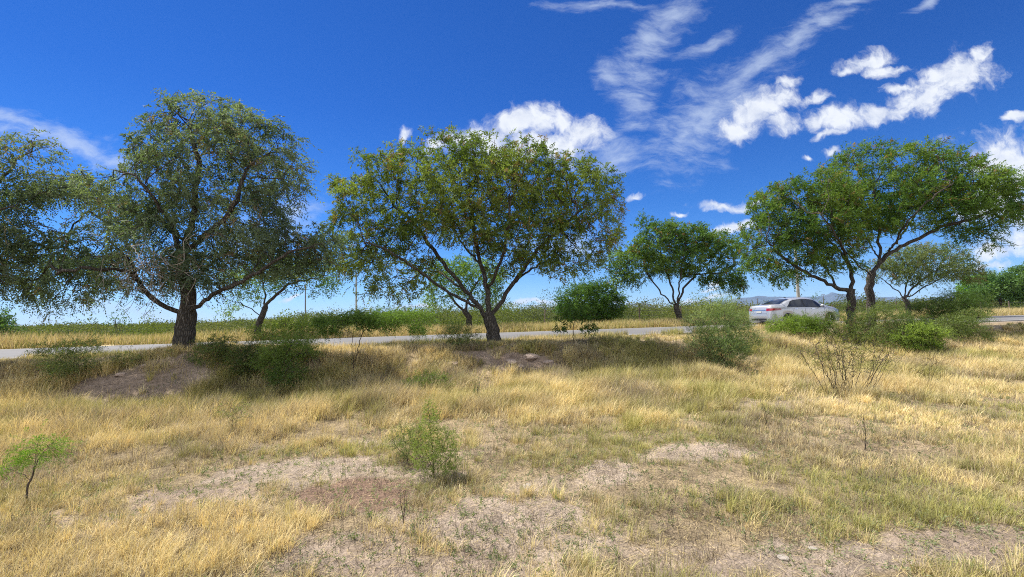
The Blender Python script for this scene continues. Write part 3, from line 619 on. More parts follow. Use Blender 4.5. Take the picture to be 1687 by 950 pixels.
# ---------------------------------------------------------------- shrubs and saplings
def shrubs():
    PN = ('stems', 'foliage')
    gr = 'shrubs and saplings on the near side of the road'
    G1 = lambda s: lc((0.111, 0.176, 0.029), (0.221, 0.299, 0.058), seed=s)       # fresh green
    G2 = lambda s: lc((0.098, 0.137, 0.039), (0.182, 0.221, 0.078), seed=s)         # olive
    G3 = lambda s: lc((.15, .21, .085), (.28, .33, .15), seed=s)         # grey green
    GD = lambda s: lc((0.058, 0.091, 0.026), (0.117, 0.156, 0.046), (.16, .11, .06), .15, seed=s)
    def bush(name, label, gp, Y, limbs, blobs, rt, seed, **k):
        b = gp; Yb = float(b[1])
        kw = dict(part_names=PN, bark=M_twig, tip=.0022, lump=0, gap=.41, clump=.42, group=None, step=.06, dk=.06, di=.8, fronds=4, K=10, L=.10, ll=.022, lw=.008, nattr=600, wob=.35, shell=.9)
        kw.update(k)
        if name == 'shrub' and Yb > 9.5:
            gx, gy = project(b); top = min(q[1]-q[3] for q in blobs); x0 = min(q[0]-q[2] for q in blobs); x1 = max(q[0]+q[2] for q in blobs); hh = gy-top
            blobs = blobs+[((x0+x1)/2, gy-hh*.30, (x1-x0)*.30, hh*.28)]; limbs = [[(gx+(l[0][0]-gx)*.3+6*math.sin(3*i), gy-hh*.12, 0)]+l[1:] for i, l in enumerate(limbs)]
        return plant(name, label, 'shrub' if name == 'shrub' else 'sapling', Yb, b, limbs, blobs, rt, seed, **kw)
    b = onground(716, 787)
    bush('shrub', 'bright green upright small-leaved shrub right of the reddish soil patch', b, 0,
         [[(714, 760, 0), (712, 730, 0), (708, 700, 0), (706, 672, 0)], [(712, 770, 0), (700, 740, 0), (692, 715, 0)], [(714, 765, 0), (730, 735, 0), (740, 712, 0)], [(716, 775, 0), (742, 752, 0), (752, 735, 0)], [(712, 770, 0), (698, 760, .1), (686, 745, .1)]],
         [(708, 700, 17, 36), (722, 735, 30, 32), (700, 750, 22, 30), (742, 740, 16, 34), (690, 730, 14, 24), (735, 765, 22, 20), (706, 672, 7, 14), (715, 775, 28, 12)], .010, 31, nattr=1300, step=.035, dk=.034, di=.5, fronds=4, K=10, L=.05, ll=.013, lw=.005, tip=.0012, gap=.38, clump=.46, colf=lc((.12, .165, .035), (.22, .28, .07), seed=201), wind=(.02, 0, .04), droop=0, mat=M_leaf)
    b = onground(672, 765)
    bush('shrub', 'feathery olive shrub close behind and left of the bright green upright one', b, 0,
         [[(670, 745, 0), (664, 715, 0), (658, 698, 0)], [(672, 750, 0), (684, 720, 0), (690, 702, 0)], [(670, 752, 0), (652, 735, 0), (646, 718, 0)]],
         [(672, 725, 26, 30), (652, 725, 14, 20), (690, 715, 12, 22), (668, 700, 18, 10)], .008, 32, nattr=600, step=.04, dk=.04, di=.5, fronds=4, K=9, L=.06, ll=.018, lw=.004, tip=.0012, colf=G2(202), wind=(.03, 0, .08), droop=0)
    b = onground(46, 826)
    bush('sapling', 'thin seedling with ferny bright green leaves and forked dark stem, lowest left in the field', b, 0,
         [[(45, 800, 0), (50, 790, 0)], [(50, 790, 0), (56, 772, 0), (66, 752, 0), (78, 738, 0)], [(50, 790, 0), (38, 782, 0), (22, 775, 0), (8, 770, 0)], [(56, 772, 0), (60, 745, .05), (64, 722, .05)]],
         [(62, 748, 30, 10), (75, 735, 28, 10), (85, 728, 22, 7), (62, 722, 20, 8), (15, 772, 26, 8), (40, 745, 20, 8), (92, 742, 14, 5), (60, 757, 14, 8)], .010, 33, nattr=260, step=.045, dk=.045, di=.6, fronds=3, K=22, L=.13, ll=.024, lw=.0045, tip=.0012, colf=lc((.10, .19, .02), (.17, .28, .04), seed=203), wind=(.30, 0, 0), droop=.25)
    b = onground(1395, 650); L = []
    rg = np.random.default_rng(5)
    for i in range(24):
        x0 = 1395+rg.uniform(-36, 44); sp = rg.uniform(-.5, .5)+(x0-1395)/45
        L.append([(x0, 648+rg.uniform(-6, 4), 0)]+[(x0+sp*q*.62+rg.uniform(-3, 3), 648-q*1.0, rg.uniform(-.3, .3)*q/60) for q in (18, 36, 54, 72)])
    bush('shrub', 'sparse shrub of many crooked bare dark stems with thin yellow-green tips, in the dry grass', b, 0, L,
         [(1340, 585, 24, 26), (1375, 575, 34, 26), (1415, 575, 36, 26), (1450, 590, 24, 28), (1395, 600, 50, 20)], .018, 34, nattr=1000, step=.07, dk=.06, di=.7, fronds=3, K=8, L=.07, ll=.018, lw=.005, tip=.0026, colf=lc((.14, .16, .035), (.24, .25, .07), seed=204), bark=principled('dark_stem', (.035, .024, .022), .9), wob=.6, bare_low=.8)
    b = at(1190, 12.6)
    bush('shrub', 'tall loose grey-green shrub of upright feathery shoots left of the silver car', b, 0,
         [[(1188, 575, 0), (1170, 545, 0), (1150, 520, 0)], [(1190, 575, 0), (1192, 540, 0), (1195, 512, 0)], [(1192, 578, 0), (1215, 550, 0), (1230, 528, 0)], [(1188, 580, 0), (1150, 560, 0), (1136, 548, 0)], [(1190, 578, 0), (1180, 530, .3), (1168, 508, .3)]],
         [(1146, 530, 18, 22), (1168, 520, 13, 24), (1197, 518, 15, 28), (1222, 535, 16, 24), (1180, 555, 38, 26), (1236, 562, 16, 14), (1140, 562, 12, 14), (1205, 575, 30, 16)], .022, 35, nattr=1300, step=.075, dk=.075, di=.9, fronds=5, K=13, L=.22, ll=.036, lw=.011, clump=.43, gap=.40, colf=G3(205), wind=(.03, 0, .35), droop=0)
    b = at(1312, 16.0)
    bush('shrub', 'rounded bright green fine-leaved shrub in front of the silver car side', b, 0,
         [[(1312, 560, 0), (1300, 540, 0), (1290, 528, 0)], [(1312, 560, 0), (1325, 540, 0), (1340, 528, 0)], [(1312, 556, 0), (1312, 530, 0)]],
         [(1312, 530, 34, 11), (1287, 539, 22, 12), (1342, 535, 24, 12), (1312, 545, 46, 14)], .03, 36, nattr=1300, step=.09, dk=.085, di=1.2, fronds=6, K=12, L=.2, ll=.045, lw=.014, colf=G1(206), wind=(.1, 0, 0), droop=.1)
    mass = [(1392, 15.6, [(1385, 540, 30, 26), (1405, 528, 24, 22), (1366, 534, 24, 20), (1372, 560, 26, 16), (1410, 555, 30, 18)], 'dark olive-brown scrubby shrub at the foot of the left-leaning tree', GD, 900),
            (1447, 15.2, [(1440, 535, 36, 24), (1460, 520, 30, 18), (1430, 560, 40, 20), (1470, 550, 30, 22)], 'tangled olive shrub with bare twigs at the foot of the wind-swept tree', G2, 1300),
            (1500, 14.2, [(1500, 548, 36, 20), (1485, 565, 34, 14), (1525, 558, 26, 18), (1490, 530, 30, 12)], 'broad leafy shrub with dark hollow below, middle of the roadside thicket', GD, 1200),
            (1522, 13.8, [(1515, 545, 30, 8), (1500, 552, 26, 7), (1535, 550, 22, 8)], 'low bright yellow-green ferny shrub in front of the roadside thicket', G1, 600),
            (1550, 16.4, [(1545, 505, 42, 14), (1580, 495, 40, 14), (1560, 520, 46, 14), (1600, 512, 26, 14)], 'tallest dark green feathery shrub at the back of the roadside thicket', lambda s: lc((.045, .085, .022), (.085, .13, .035), seed=s), 1500),
            (1590, 15.2, [(1575, 538, 34, 18), (1605, 532, 24, 22), (1590, 552, 36, 14), (1560, 560, 30, 12)], 'green spreading shrub at the right end of the roadside thicket', G2, 1200)]
    for i, (px, Y, bl, lab, g, n) in enumerate(mass):
        b = at(px, Y); cx = px
        L = [[(px, 570, 0)]+[(px+(q[0]-px)*.5, (570+q[1])*.5, 0), (q[0], q[1], 0)] for q in bl]
        bush('shrub', lab, b, 0, L, bl, .032, 40+i, nattr=n, step=.10, dk=.095, di=1.3, fronds=5, K=11, L=.22, ll=.05, lw=.014, colf=g(210+i), wind=(.18, 0, 0), droop=.15, group='shrubs of the roadside thicket')
    b = at(945, 13.9)
    bush('sapling', 'single-stemmed leafy sapling on the verge in front of the low round tree', b, 0,
         [[(944, 545, 0), (946, 530, 0), (945, 515, 0)], [(946, 540, 0), (925, 530, 0), (912, 520, 0)], [(945, 536, 0), (965, 535, 0), (978, 530, 0)]],
         [(948, 512, 26, 12), (930, 524, 18, 8), (965, 520, 16, 10), (930, 540, 18, 5), (965, 542, 20, 7)], .014, 50, nattr=240, step=.09, dk=.09, di=1.2, fronds=3, K=7, L=.13, ll=.06, lw=.028, colf=lc((.04, .085, .02), (.08, .15, .03), seed=220), droop=.2)
    b = at(584, 11.0)
    bush('sapling', 'wide flat-crowned feathery sapling on two thin stems between the two big near trees', b, 0,
         [[(582, 585, 0), (580, 560, 0), (582, 545, 0)], [(586, 595, 0), (592, 565, 0), (600, 540, 0)], [(582, 550, 0), (560, 540, 0), (540, 532, 0)], [(600, 545, 0), (630, 535, 0), (660, 528, 0)], [(600, 545, 0), (620, 525, 0)], [(640, 534, 0), (690, 525, 0)]],
         [(550, 530, 34, 9), (600, 522, 40, 10), (650, 524, 40, 10), (620, 536, 34, 7), (690, 540, 18, 9), (545, 545, 20, 6), (690, 520, 22, 6)], .014, 51, nattr=1000, step=.08, dk=.08, di=1.1, fronds=5, K=14, L=.18, ll=.040, lw=.013, clump=.36, gap=0, colf=lc((.07, .13, .03), (.14, .22, .05), seed=221), wind=(.25, 0, 0), droop=.25)
    low = [(120, 9.9, [(85, 572, 32, 7), (130, 566, 30, 6), (155, 574, 20, 8), (110, 582, 40, 9), (70, 580, 20, 5)], 'low shrub with flat dark fern-like leaf layers on the left end of the bank', G2, 420),
           (232, 10.6, [(225, 575, 32, 18), (255, 565, 26, 16), (275, 578, 18, 14), (212, 590, 22, 12)], 'leafy olive shrub at the left foot of the thick-trunked tree', G2, 560),
           (352, 10.9, [(350, 572, 24, 16), (370, 562, 20, 12), (340, 588, 30, 12)], 'dark shaded shrub at the right foot of the thick-trunked tree', G2, 480),
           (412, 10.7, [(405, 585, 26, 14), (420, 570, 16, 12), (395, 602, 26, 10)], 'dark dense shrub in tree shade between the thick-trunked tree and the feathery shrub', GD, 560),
           (460, 10.2, [(455, 578, 30, 16), (485, 562, 32, 12), (440, 597, 26, 12), (505, 578, 22, 9), (445, 560, 14, 8)], 'feathery green shrub in half shade on the bank', lambda s: lc((.08, .13, .03), (.16, .22, .055), seed=s), 800),
           (500, 11.4, [(495, 548, 30, 12), (520, 540, 24, 8), (480, 535, 24, 10), (440, 548, 30, 12)], 'yellow-green bushy shrub standing behind the feathery shrub near the road', G1, 700),
           (700, 9.9, [(700, 628, 34, 13), (680, 636, 22, 12), (725, 632, 20, 10)], 'low pale yellow-green shrub in the tall dry grass below the round-crowned tree', G2, 480),
           (760, 13.4, [(755, 545, 26, 12), (778, 552, 18, 10), (735, 548, 18, 8)], 'small green shrub left of the round-crowned tree trunk', G2, 450)]
    for i, (px, Y, bl, lab, g, n) in enumerate(low):
        b = at(px, Y); gy = bl[0][1]+18
        L = [[(px, gy, 0), (px+(q[0]-px)*.5, (gy+q[1])*.5, 0), (q[0], q[1], 0)] for q in bl]
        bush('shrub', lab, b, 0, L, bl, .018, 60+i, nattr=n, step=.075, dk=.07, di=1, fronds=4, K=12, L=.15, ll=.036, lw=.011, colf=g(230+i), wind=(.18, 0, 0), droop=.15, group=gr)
    thin = [(385, 716, 60, 'thin upright green sprig in the dry grass below the shaded shrubs', 55), (1235, 634, 30, 'small dark green tuft plant left of the bare-stemmed shrub', 22), (1425, 742, 58, 'single thin green stalk in the flattened straw below the bare-stemmed shrub', 8),
            (1262, 705, 40, 'short green sprig in the open grass, right of the middle', 14), (1530, 640, 62, 'thin leafless brownish weed right of the bare-stemmed shrub', 50), (665, 862, 52, 'dead spiky stalk cluster on bare soil', 12), (785, 668, 46, 'slim grey-green sprig above the bright green shrub', 14)]
    for i, (px, py, h, lab, w) in enumerate(thin):
        b = onground(px, py); rg = np.random.default_rng(70+i)
        L = [[(px, py-6, 0), (px+rg.uniform(-.6, .6)*w*.4, py-h*.5, 0), (px+rg.uniform(-1, 1)*w*.6, py-h, 0)] for _ in range(6 if w > 12 else 3)]
        o = bush('weed', lab, b, 0, L, [(px, py-h*.6, w*.5+3, h*.42)], .006, 80+i, nattr=60, step=.05, dk=.05, di=.6, fronds=3, K=7, L=.06, ll=.018, lw=.005, tip=.0016,
                 colf=(lc((.13, .10, .06), (.2, .16, .09), seed=240+i) if 'dead' in lab or 'leafless' in lab else G2(240+i)), bare_low=.7)
        o['category'] = 'weed'
shrubs()
# ---------------------------------------------------------------- far side: scrub, single bushes, grass
def dome_leaves(c, r, h, n, size, rng, col, wind=0):
    v = unit(rng.normal(size=(n, 3))); v[:, 2] = np.abs(v[:, 2]); rr = rng.random((n, 1))**.33
    lob = 1+.16*np.sin(v[:, :1]*5+c[0])*np.cos(v[:, 1:2]*4+c[1])
    p = np.array(c)+v*rr*lob*np.array([r, r, h]); d = unit(v*.5+rng.normal(0, .8, (n, 3))+np.array([wind, 0, 0])); w = unit(np.cross(d, rng.normal(size=(n, 3))))
    s = size*rng.uniform(.6, 1.4, (n, 1)); V = np.stack([p, p+d*s*.5+w*s*.28, p+d*s, p+d*s*.5-w*s*.28], 1).reshape(-1, 3)
    return V, np.repeat(np.array(col)*rng.uniform(.7, 1.35, (n, 1)), 4, axis=0)
def scrub():
    rng = np.random.default_rng(7); V = []; C = []
    n = 1200; pal = [(.085, .11, .033), (.105, .12, .045), (.065, .09, .028), (.13, .13, .06), (.115, .135, .036), (.085, .10, .055)]
    for i in range(n):
        u = rng.random(); Y = 24*(14**u); x = rng.uniform(-1.3, 1.3)*Y
        t = road_t(x, Y)
        if t < 15+1.5*math.sin(x*.3): continue
        D = Y
        h = min(rng.uniform(1.0, 1.7)+.007*D, 2.7)*(.8+.4*float(vnoise([x*.06], [Y*.06], seed=55)[0])); r = h*rng.uniform(.8, 1.5)
        h *= (1.6 if Y > 45 and i % 13 == 0 else 1)
        h = min(h, .98+max(0, x/Y+.62)*4.0+.35*rng.random()**3)
        sz = max(.09, .0030*D); k = int(np.clip(5.0*r*h/sz**2, 150, 1100))
        a, b = dome_leaves((x, Y, .68), r, h, k, sz, rng, pal[rng.integers(len(pal))]); V.append(a); C.append(b)
    V = np.concatenate(V); C = np.concatenate(C)
    tag(link('scrubland', mesh_np('scrubland', V, [np.arange(len(V)).reshape(-1, 4)], C), M_leaf), 'low olive green scrub covering the plain beyond the fence', 'scrubland', kind='stuff')
    spec = [(197, 33, 22, 17, (.075, .13, .03), 'round green bush beyond the road at the left, under the thick-trunked tree'), (245, 36, 16, 12, (.12, .15, .05), 'pale olive bush right of the round green bush at the left'),
            (150, 40, 14, 8, (.09, .11, .04), 'small low olive bush left of the round green bush'), (545, 38, 26, 13, (.13, .14, .085), 'grey-green bush beyond the road beside the spiky plant'),
            (470, 33, 22, 9, (.15, .19, .04), 'yellow-green low bush right of the crooked dark tree'), (640, 40, 24, 12, (.075, .11, .035), 'dark green bush beyond the road behind the flat-crowned sapling'),
            (712, 36, 20, 9, (.10, .13, .045), 'low olive bush left of the bent-trunk dark tree'), (838, 44, 14, 8, (.09, .15, .035), 'small fresh green bush right of the round-crowned tree trunk'),
            (1035, 60, 10, 9, (.045, .07, .03), 'dark green bush on the skyline right of the low round tree'), (1160, 46, 24, 12, (.12, .155, .05), 'pale green bush beyond the road right of the V-limbed tree'),
            (1213, 60, 14, 10, (.05, .08, .03), 'dark bush on the skyline left of the silver car'), (1345, 34, 20, 16, (.08, .13, .04), 'leafy bush behind the silver car roof'),
            (1570, 52, 13, 14, (.17, .15, .05), 'yellow-brown rounded bush beyond the roadside thicket'), (1500, 48, 26, 10, (.10, .13, .045), 'olive bush under the thin flat-topped tree')]
    for i, (px, Y, rw, hh, col, lab) in enumerate(spec):
        b = at(px, Y); r = rw/F*Y; h = .45+.87+hh/F*Y*.75
        o = empty('bush', b); tag(o, lab, 'bush', 'bushes beyond the road')
        sz = max(.10, .0032*Y); a, c = dome_leaves((0, 0, .25), r, h, int(np.clip(3.2*r*h/sz**2, 200, 1800)), sz, rng, col)
        link('foliage', mesh_np('foliage', a, [np.arange(len(a)).reshape(-1, 4)], c), M_leaf, o)
        VV = []; FF = []
        for q in range(7):
            e = np.array([rng.uniform(-.5, .5)*r, rng.uniform(-.5, .5)*r, h*.7]); tube_chain(VV, FF, np.array([[e[0]*.1, e[1]*.1, -.05], e*.5, e]), np.array([.03, .02, .012]), 4, rng)
        link('stems', mesh_np('stems', np.concatenate(VV), FF), M_twig, o)
scrub()
# ---------------------------------------------------------------- grass
def blades(B, h, w, lean, az, bend, c, rng, tipc=1.12):
    n = len(B); d = np.stack([np.cos(az), np.sin(az), np.zeros(n)], -1); side = np.stack([-np.sin(az+rng.uniform(-1.2, 1.2, n)), np.cos(az), np.zeros(n)], -1); side = unit(side)
    h = h[:, None]; w = w[:, None]*.5; l = lean[:, None]; bd = bend[:, None]
    m = B+h*.5*(d*np.sin(l)+np.array([0, 0, 1])*np.cos(l)); l2 = l+bd
    tp = m+h*.5*(d*np.sin(l2)+np.array([0, 0, 1])*np.cos(l2))
    V = np.stack([B-side*w, B+side*w, m-side*w*.8, m+side*w*.8, tp], 1).reshape(-1, 3)
    i = np.arange(n)[:, None]*5
    Fq = np.concatenate([i, i+1, i+3, i+2], 1); Ft = np.concatenate([i+2, i+3, i+4], 1)
    C = np.repeat(c, 5, axis=0)
    return V, Fq, Ft, C
STRAW = np.array([(.66, .52, .26), (.58, .44, .20), (.70, .59, .34), (.50, .41, .24), (.60, .50, .21)]); GREEN = np.array([(.31, .295, .09), (.40, .365, .12), (.23, .235, .08)]); DULL = np.array([(.26, .20, .13), (.30, .26, .20), (.22, .18, .12)])
def grasscol(x, y, rng, gb=0.0, db=0.0):
    n = len(x); g = fbm(x*.55, y*.55, seed=61, oct=3); g2 = fbm(x*2.5, y*2.5, seed=62, oct=2)
    pg = np.clip((g-.45)*2.0+(g2-.5)*1.2+gb+.14, .03, .80); pd = np.clip((fbm(x*.9, y*.9, seed=63, oct=3)-.5)*1.6+db+.13, .04, .7)
    u = rng.random(n); c = STRAW[rng.integers(0, 5, n)]
    k = u < pg; c[k] = GREEN[rng.integers(0, 3, k.sum())]; k = (u > 1-pd) & ~k; c[k] = DULL[rng.integers(0, 3, k.sum())]
    c = c*(.80+.4*fbm(x*1.1, y*1.1, seed=64, oct=3))[:, None]
    return c*rng.uniform(.75, 1.2, (n, 1))
def wedge(n, y0, y1, rng, p=1.0):
    """points spread over the ground in front of the camera, thinning as Y^-p"""
    u = rng.random(n); e = 2-p
    Y = (y0**e+u*(y1**e-y0**e))**(1/e); X = rng.uniform(-1, 1, n)*(1.17*Y+.8)
    return X, Y
def tallness(x, y):
    t = road_t(x, y); s = road_s(x, y); wob = 1.6*(fbm(x*.7, y*.7, seed=71, oct=3)-.5)
    edge = -9.0 - .9*sstep(8, 16, s) + .8*sstep(22, 28, s)
    T = sstep(edge-2.2, edge+1.8, t+wob)*(.62+.76*np.clip((fbm(x*1.1, y*1.1, seed=73, oct=3)-.3)*2.2, 0, 1))
    T = T*(1-.55*sstep(22, 30, s))
    T = T*(1-(.86-.25*sstep(21, 26, s))*sstep(-4.2, -2.8, t))           # shorter beside the road
    return T
def emit(name, label, parts):
    V = []; Q = []; T = []; C = []; o = 0
    for v, q, t, c in parts:
        V.append(v); Q.append(q+o); T.append(t+o); C.append(c); o += len(v)
    tag(link(name, mesh_np(name, np.concatenate(V), [np.concatenate(Q), np.concatenate(T)], np.concatenate(C)), M_grass), label, 'grass', kind='stuff')
def pts3(x, y): return np.stack([x, y, H(x, y)-.006], -1)
def grass():
    rng = np.random.default_rng(99); out = []
    # tufts
    nt = 22000; cx, cy_ = wedge(nt, 2.2, 19, rng, 1.25); t = road_t(cx, cy_)
    b, _ = bare(cx, cy_); pn = fbm(cx*1.5, cy_*1.5, seed=81, oct=3)
    keep = (rng.random(nt) > b*1.15) & (t < -.25) & (rng.random(nt) < np.clip(.30+(pn-.43)*5+.45*tallness(cx, cy_), .08, 1))
    cx, cy_, t = cx[keep], cy_[keep], t[keep]; T = tallness(cx, cy_); N = len(cx)
    nb = (rng.uniform(14, 52, N)*(1+.4*T)).astype(int); idx = np.repeat(np.arange(N), nb); n = len(idx)
    rad = (rng.uniform(.02, .095, N)*(1+.9*T))[idx]; a = rng.uniform(0, 2*math.pi, n); rr = rad*np.sqrt(rng.random(n))
    x = cx[idx]+rr*np.cos(a); y = cy_[idx]+rr*np.sin(a)
    hc = np.where(T > .25, .13+.30*T*rng.uniform(.6, 1.15, N), rng.uniform(.05, .17, N)*(.7+.8*fbm(cx*.8, cy_*.8, seed=83)))[idx]
    h = hc*rng.uniform(.45, 1.1, n); w = np.maximum(.0030, .00062*y)*rng.uniform(.7, 1.3, n)
    lean = np.clip(rr/rad*.55+rng.normal(0, .22, n), .02, 1.25); az = a+rng.normal(0, .5, n)
    wx = np.cos(az)*np.sin(lean)+.13*np.sin(1.2); wy = np.sin(az)*np.sin(lean)
    lean = np.clip(np.hypot(wx, wy), 0, 1.3); az = np.arctan2(wy, wx); bend = rng.uniform(.1, .9, n)
    s = road_s(x, y); rt_ = road_t(x, y)
    gb = .05+.30*sstep(.2, .8, T[idx])*sstep(9, 14, s)*sstep(27, 23, s)*sstep(-8.0, -6.0, rt_) - .10*(T[idx] > .5)*(s < 9)
    db = .06+.35*sstep(-6.6, -5.0, rt_)*sstep(8.5, 11, s)*sstep(23, 18, s)
    cc = (grasscol(cx, cy_, rng, 0)[idx]*.5+.5*grasscol(x, y, rng, gb, db))*rng.uniform(.72, 1.32, N)[idx][:, None]
    out.append(blades(pts3(x, y), h, w, lean, az, bend, cc, rng))
    # loose blades
    n = 300000; x, y = wedge(n, 2.2, 17, rng, 1.15); b, _ = bare(x, y); pn = fbm(x*1.5, y*1.5, seed=81, oct=3); T = tallness(x, y)
    k = (rng.random(n) > b*1.08) & (road_t(x, y) < -.25) & (rng.random(n) < np.clip(.34+(pn-.44)*4+.35*T, .07, 1)); x, y, T = x[k], y[k], T[k]; n = len(x)
    h = (rng.uniform(.05, .16, n)+.27*T*rng.uniform(.3, 1, n)); w = np.maximum(.0028, .00058*y)*rng.uniform(.7, 1.3, n)
    lying = rng.random(n) < .45*(1-T*.8)
    lean = np.where(lying, rng.uniform(1.0, 1.45, n), np.abs(rng.normal(.25, .25, n))); az = np.where(lying, rng.uniform(0, 6.283, n), rng.normal(0, 1.2, n)); bend = np.where(lying, rng.uniform(-.1, .15, n), rng.uniform(0, .8, n))
    out.append(blades(pts3(x, y), h, w, lean, az, bend, grasscol(x, y, rng, .25*sstep(9, 14, road_s(x, y))*(T > .4), .1), rng))
    # weeds and grass leaning over the near road edge
    n = 52000; s = rng.uniform(-6, 34, n); t = -np.abs(rng.normal(0, .55, n))+.04; x = RO[0]+s*RDIR[0]+t*RN[0]; y = RO[1]+s*RDIR[1]+t*RN[1]
    k = fbm(s*.9, t, seed=88, oct=3) > .47; x, y, s = x[k], y[k], s[k]; n = len(x)
    out.append(blades(pts3(x, y), rng.uniform(.08, .40, n)*(.7+.4*sstep(14, 26, s)), np.full(n, .010), np.abs(rng.normal(.2, .2, n)), rng.normal(0, 1.2, n), rng.uniform(0, .7, n), grasscol(x, y, rng, .2, .15), rng))
    emit('dry_grass', 'straw coloured and greenish dry grass in tufts over the whole field', out)
    # litter lying on the soil
    n = 130000; x, y = wedge(n, 2.2, 14, rng, 1.1); h = rng.uniform(.03, .13, n); B = pts3(x, y); B[:, 2] += .012
    p = blades(B, h, np.maximum(.0022, .0005*y), rng.uniform(1.42, 1.56, n), rng.uniform(0, 6.283, n), rng.uniform(-.06, .02, n), np.concatenate([STRAW, DULL, DULL])[rng.integers(0, 11, n)]*rng.uniform(.5, 1.1, (n, 1)), rng)
    emit('straw_litter', 'fallen straw and dead stalks scattered on the soil', [p])
    # dead dark stalks
    n = 11000; x, y = wedge(n, 2.3, 9, rng, 1.3); q = fbm(x*1.4, y*1.4, seed=91, oct=3); k = (q > .49) & (tallness(x, y) < .5); cx, cy_ = x[k], y[k]
    idx = np.repeat(np.arange(len(cx)), 4); n = len(idx); x = cx[idx]+rng.normal(0, .025, n); y = cy_[idx]+rng.normal(0, .025, n)
    p = blades(pts3(x, y), rng.uniform(.03, .13, n), np.full(n, .0026), np.abs(rng.normal(.45, .4, n)), rng.uniform(0, 6.283, n), rng.normal(0, .7, n), np.array([.11, .085, .065])*rng.uniform(.6, 1.6, (n, 1)), rng)
    emit('dead_stalks', 'short dark dead stalks sticking out of the bare soil', [p])
    # far verge: tall dry grass across the road
    n = 120000; s = rng.uniform(-22, 95, n); t = ROADW+.35+np.abs(rng.normal(0, 2.6, n)); x = RO[0]+s*RDIR[0]+t*RN[0]; y = RO[1]+s*RDIR[1]+t*RN[1]
    k = fbm(x*.5, y*.5, seed=95, oct=3) > .34; x, y, t = x[k], y[k], t[k]; n = len(x)
    h = rng.uniform(.22, .70, n)*sstep(-.4, 1.2, t-ROADW)*(.5+fbm(x*.3, y*.3, seed=96)); c = STRAW[rng.integers(0, 5, n)]*rng.uniform(.55, .95, (n, 1))
    k = rng.random(n) < .18+.25*(fbm(x*.25, y*.25, seed=97) > .55); c[k] = GREEN[rng.integers(0, 3, k.sum())]*.9
    p = blades(np.stack([x, y, np.full(n, .70)], -1), h, np.full(n, .022), np.abs(rng.normal(.2, .15, n)), rng.normal(0, 1, n), rng.uniform(0, .6, n), c, rng)
    emit('verge_grass', 'tall pale yellow grass along the far side of the road', [p])
    # small leafy ground weeds
    n = 9000; x, y = wedge(n, 2.3, 12, rng, 1.3); q = fbm(x*.9, y*.9, seed=98, oct=3); k = (q > .47) & (tallness(x, y) < .7); x, y = x[k], y[k]
    A = np.repeat(pts3(x, y)+np.array([0, 0, .01]), 3, axis=0); D = unit(rng.normal(0, .7, A.shape)+np.array([0, 0, .7]))
    V, C = sprays(A, D, rng, 7, .06, .017, .008, .1, (0, 0, 0), lc((.15, .18, .09), (.24, .27, .15), seed=301))
    tag(link('ground_weeds', mesh_np('ground_weeds', V, [np.arange(len(V)).reshape(-1, 4)], C), M_leaf), 'small grey-green leafy weeds among the dry grass', 'weeds', kind='stuff')
grass()
